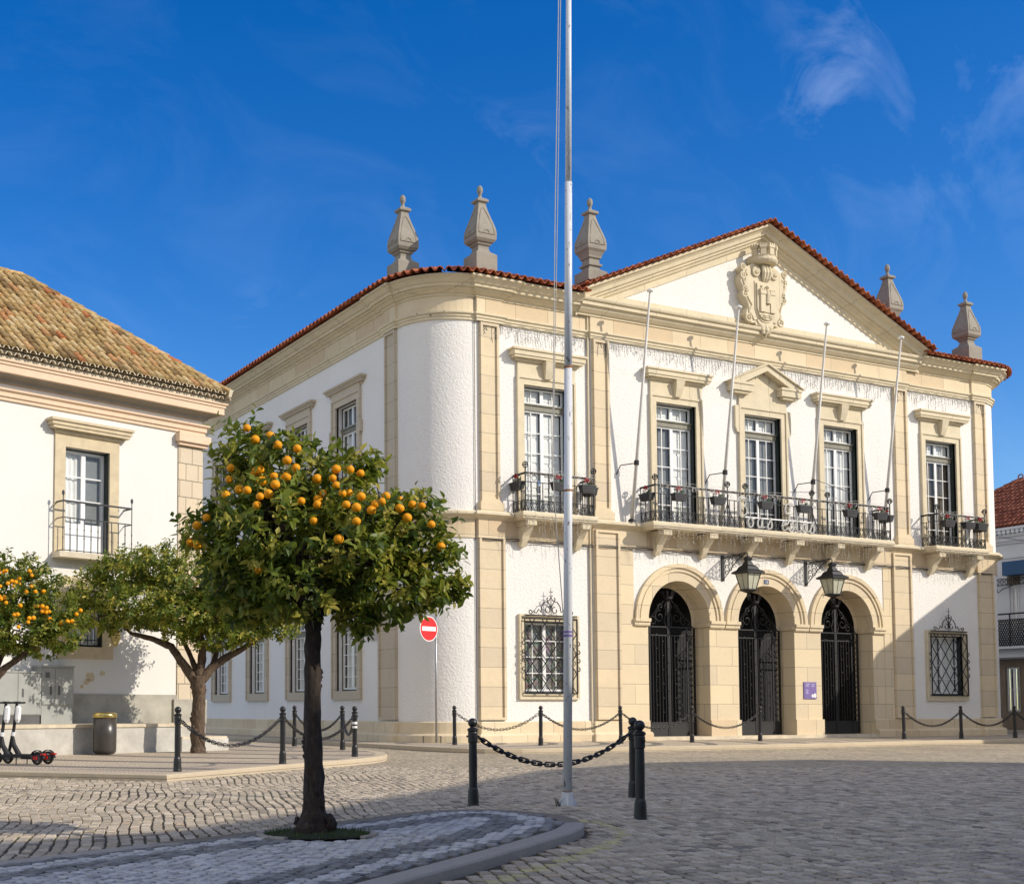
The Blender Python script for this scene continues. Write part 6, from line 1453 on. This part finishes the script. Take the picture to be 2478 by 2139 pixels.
orange_tree('near orange tree with slim knobbly trunk and ripe oranges, growing in the paved island', b1, [((0, -.06, 0), .17), ((0, .10, 0), .125), ((.01, .28, 0), .088), ((.0, .8, 0), .076), ((-.005, 1.4, 0), .068), ((0, 1.72, 0), .070), ((.01, 1.84, 0), .075)],
 [[((.0, 1.80, 0), .05), ((-.14, 2.0, .02), .04), ((-.34, 2.3, .1), .028), ((-.45, 2.7, 0), .018)], [((.01, 1.82, 0), .05), ((.12, 1.98, -.05), .04), ((.35, 2.15, -.1), .03), ((.7, 2.35, 0), .018)], [((0, 1.84, 0), .045), ((-.02, 2.15, .15), .034), ((.05, 2.6, .2), .022), ((-.2, 3.0, .1), .014)], [((0, 1.80, 0), .04), ((.05, 2.0, .25), .03), ((.2, 2.3, .5), .02)], [((0, 1.80, 0), .04), ((-.1, 2.0, -.22), .03), ((-.1, 2.3, -.45), .02)]],
 T1, 1750, .098, O1, .037, 'bark_dark', 'leaf', kn, seed=3)
b2 = (-7.97, -3.50, gz(0, -3.4)+.115)
kn2 = [((.14*math.cos(i*2.4), .2+1.3*((i*.618) % 1), .14*math.sin(i*2.4)), random.uniform(.025, .055)) for i in range(30)]
orange_tree('spreading orange tree without fruit, forked brown trunk before the terrace steps', b2, [((0, 0, 0), .20), ((0, .15, 0), .165), ((.0, .7, 0), .150), ((.02, 1.3, 0), .150), ((.0, 1.62, 0), .17), ((0, 1.80, 0), .17)],
 [[((-.06, 1.66, 0), .11), ((-.32, 2.05, -.1), .10), ((-.60, 2.45, -.1), .085), ((-1.0, 2.62, 0), .07), ((-1.5, 2.75, 0), .045), ((-2.0, 3.2, 0), .025)], [((.05, 1.66, 0), .12), ((.30, 2.0, .1), .10), ((.62, 2.22, .1), .085), ((1.0, 2.42, .1), .06), ((1.5, 2.75, .1), .03)], [((0, 1.76, 0), .11), ((.06, 2.1, .1), .10), ((.10, 2.5, 0), .085), ((-.1, 3.2, 0), .05)], [((.0, 1.80, 0), .08), ((-.18, 2.2, .2), .06), ((-.42, 2.7, .3), .04), ((-.9, 3.4, .4), .025)], [((.3, 2.0, .1), .07), ((.42, 2.5, .3), .05), ((.5, 3.1, .4), .03)]],
 T2, 3100, .11, [], .04, 'bark', 'leaf', kn2, seed=5)
b3 = (-12.66, -5.59, gz(0, -5.6)+.115)
orange_tree('fruit laden orange tree at the left picture edge, crown bright with clustered oranges', b3, [((-.35, 0, 0), .13), ((-.33, .9, 0), .11), ((-.3, 1.5, 0), .11)],
 [[((-.3, 1.5, 0), .08), ((.0, 1.85, 0), .07), ((.35, 2.1, 0), .06), ((.8, 2.5, 0), .03)], [((-.3, 1.5, 0), .08), ((-.5, 2.1, 0), .06), ((-.6, 2.9, 0), .03)], [((-.3, 1.5, 0), .07), ((-.1, 2.2, .3), .05), ((.1, 3.0, .2), .03)]],
 T3, 1600, .10, O3, .042, 'bark', 'leaf2', [], seed=9)
# planting hole of the near tree
rx, ry = .46, .40
el = lambda k, n=36: [(b1[0]+.04+VR.x*rx*k*math.cos(2*PI*i/n)+VD.x*ry*k*math.sin(2*PI*i/n), b1[1]+VR.y*rx*k*math.cos(2*PI*i/n)+VD.y*ry*k*math.sin(2*PI*i/n)) for i in range(n)]
mb = MB(); q = el(1.0); cx, cy = b1[0]+.04, b1[1]; zz = b1[2]+.02; vs = [(cx, cy, zz+.03)]+[(x*.5+cx*.5, y*.5+cy*.5, zz+.022) for x, y in q]+[(x, y, zz) for x, y in q]; n = len(q)
mb.add(vs, [(0, 1+i, 1+(i+1) % n) for i in range(n)]+[(1+i, 1+n+i, 1+n+(i+1) % n, 1+(i+1) % n) for i in range(n)])
tag(mb.build('soil', 'soil'), None, None, kind='structure')
mb = MB(); a_, b_ = el(1.0, 18), el(1.12, 18)
for i in range(18):
    if i % 18 in (12, 13, 14, 15): continue
    j = (i+1) % 18; f = .93; lerp = lambda p, r, t: (p[0]+(r[0]-p[0])*t, p[1]+(r[1]-p[1])*t)
    pa, pb, pc, pd = lerp(a_[i], a_[j], .04), lerp(a_[i], a_[j], .96), lerp(b_[i], b_[j], .96), lerp(b_[i], b_[j], .04); z0 = b1[2]-.02; z1 = b1[2]+.035+random.uniform(-.006, .006)
    mb.hexa([(*pa, z0), (*pb, z0), (*pc, z0), (*pd, z0), (*pa, z1), (*pb, z1), (*pc, z1), (*pd, z1)])
tag(mb.build('kerb', 'kerb'), None, None, kind='structure')
V = []; F = []
for i in range(1500):
    a = random.random()*2*PI; r = math.sqrt(random.uniform(.05, .95)); x = cx+VR.x*rx*r*math.cos(a)+VD.x*ry*r*math.sin(a); y = cy+VR.y*rx*r*math.cos(a)+VD.y*ry*r*math.sin(a); h = random.uniform(.012, .04); b = random.random()*6.3; t = random.uniform(-.02, .02); k = len(V)
    V += [(x-.003*math.cos(b), y-.003*math.sin(b), zz), (x+.003*math.cos(b), y+.003*math.sin(b), zz), (x+t, y+random.uniform(-.02, .02), zz+.02+h)]; F.append((k, k+1, k+2))
mb = MB(); mb.add(V, F); tag(mb.build('grass', 'grass', recalc=False), 'short moss and grass in the planting hole of the near orange tree', 'grass', kind='stuff')
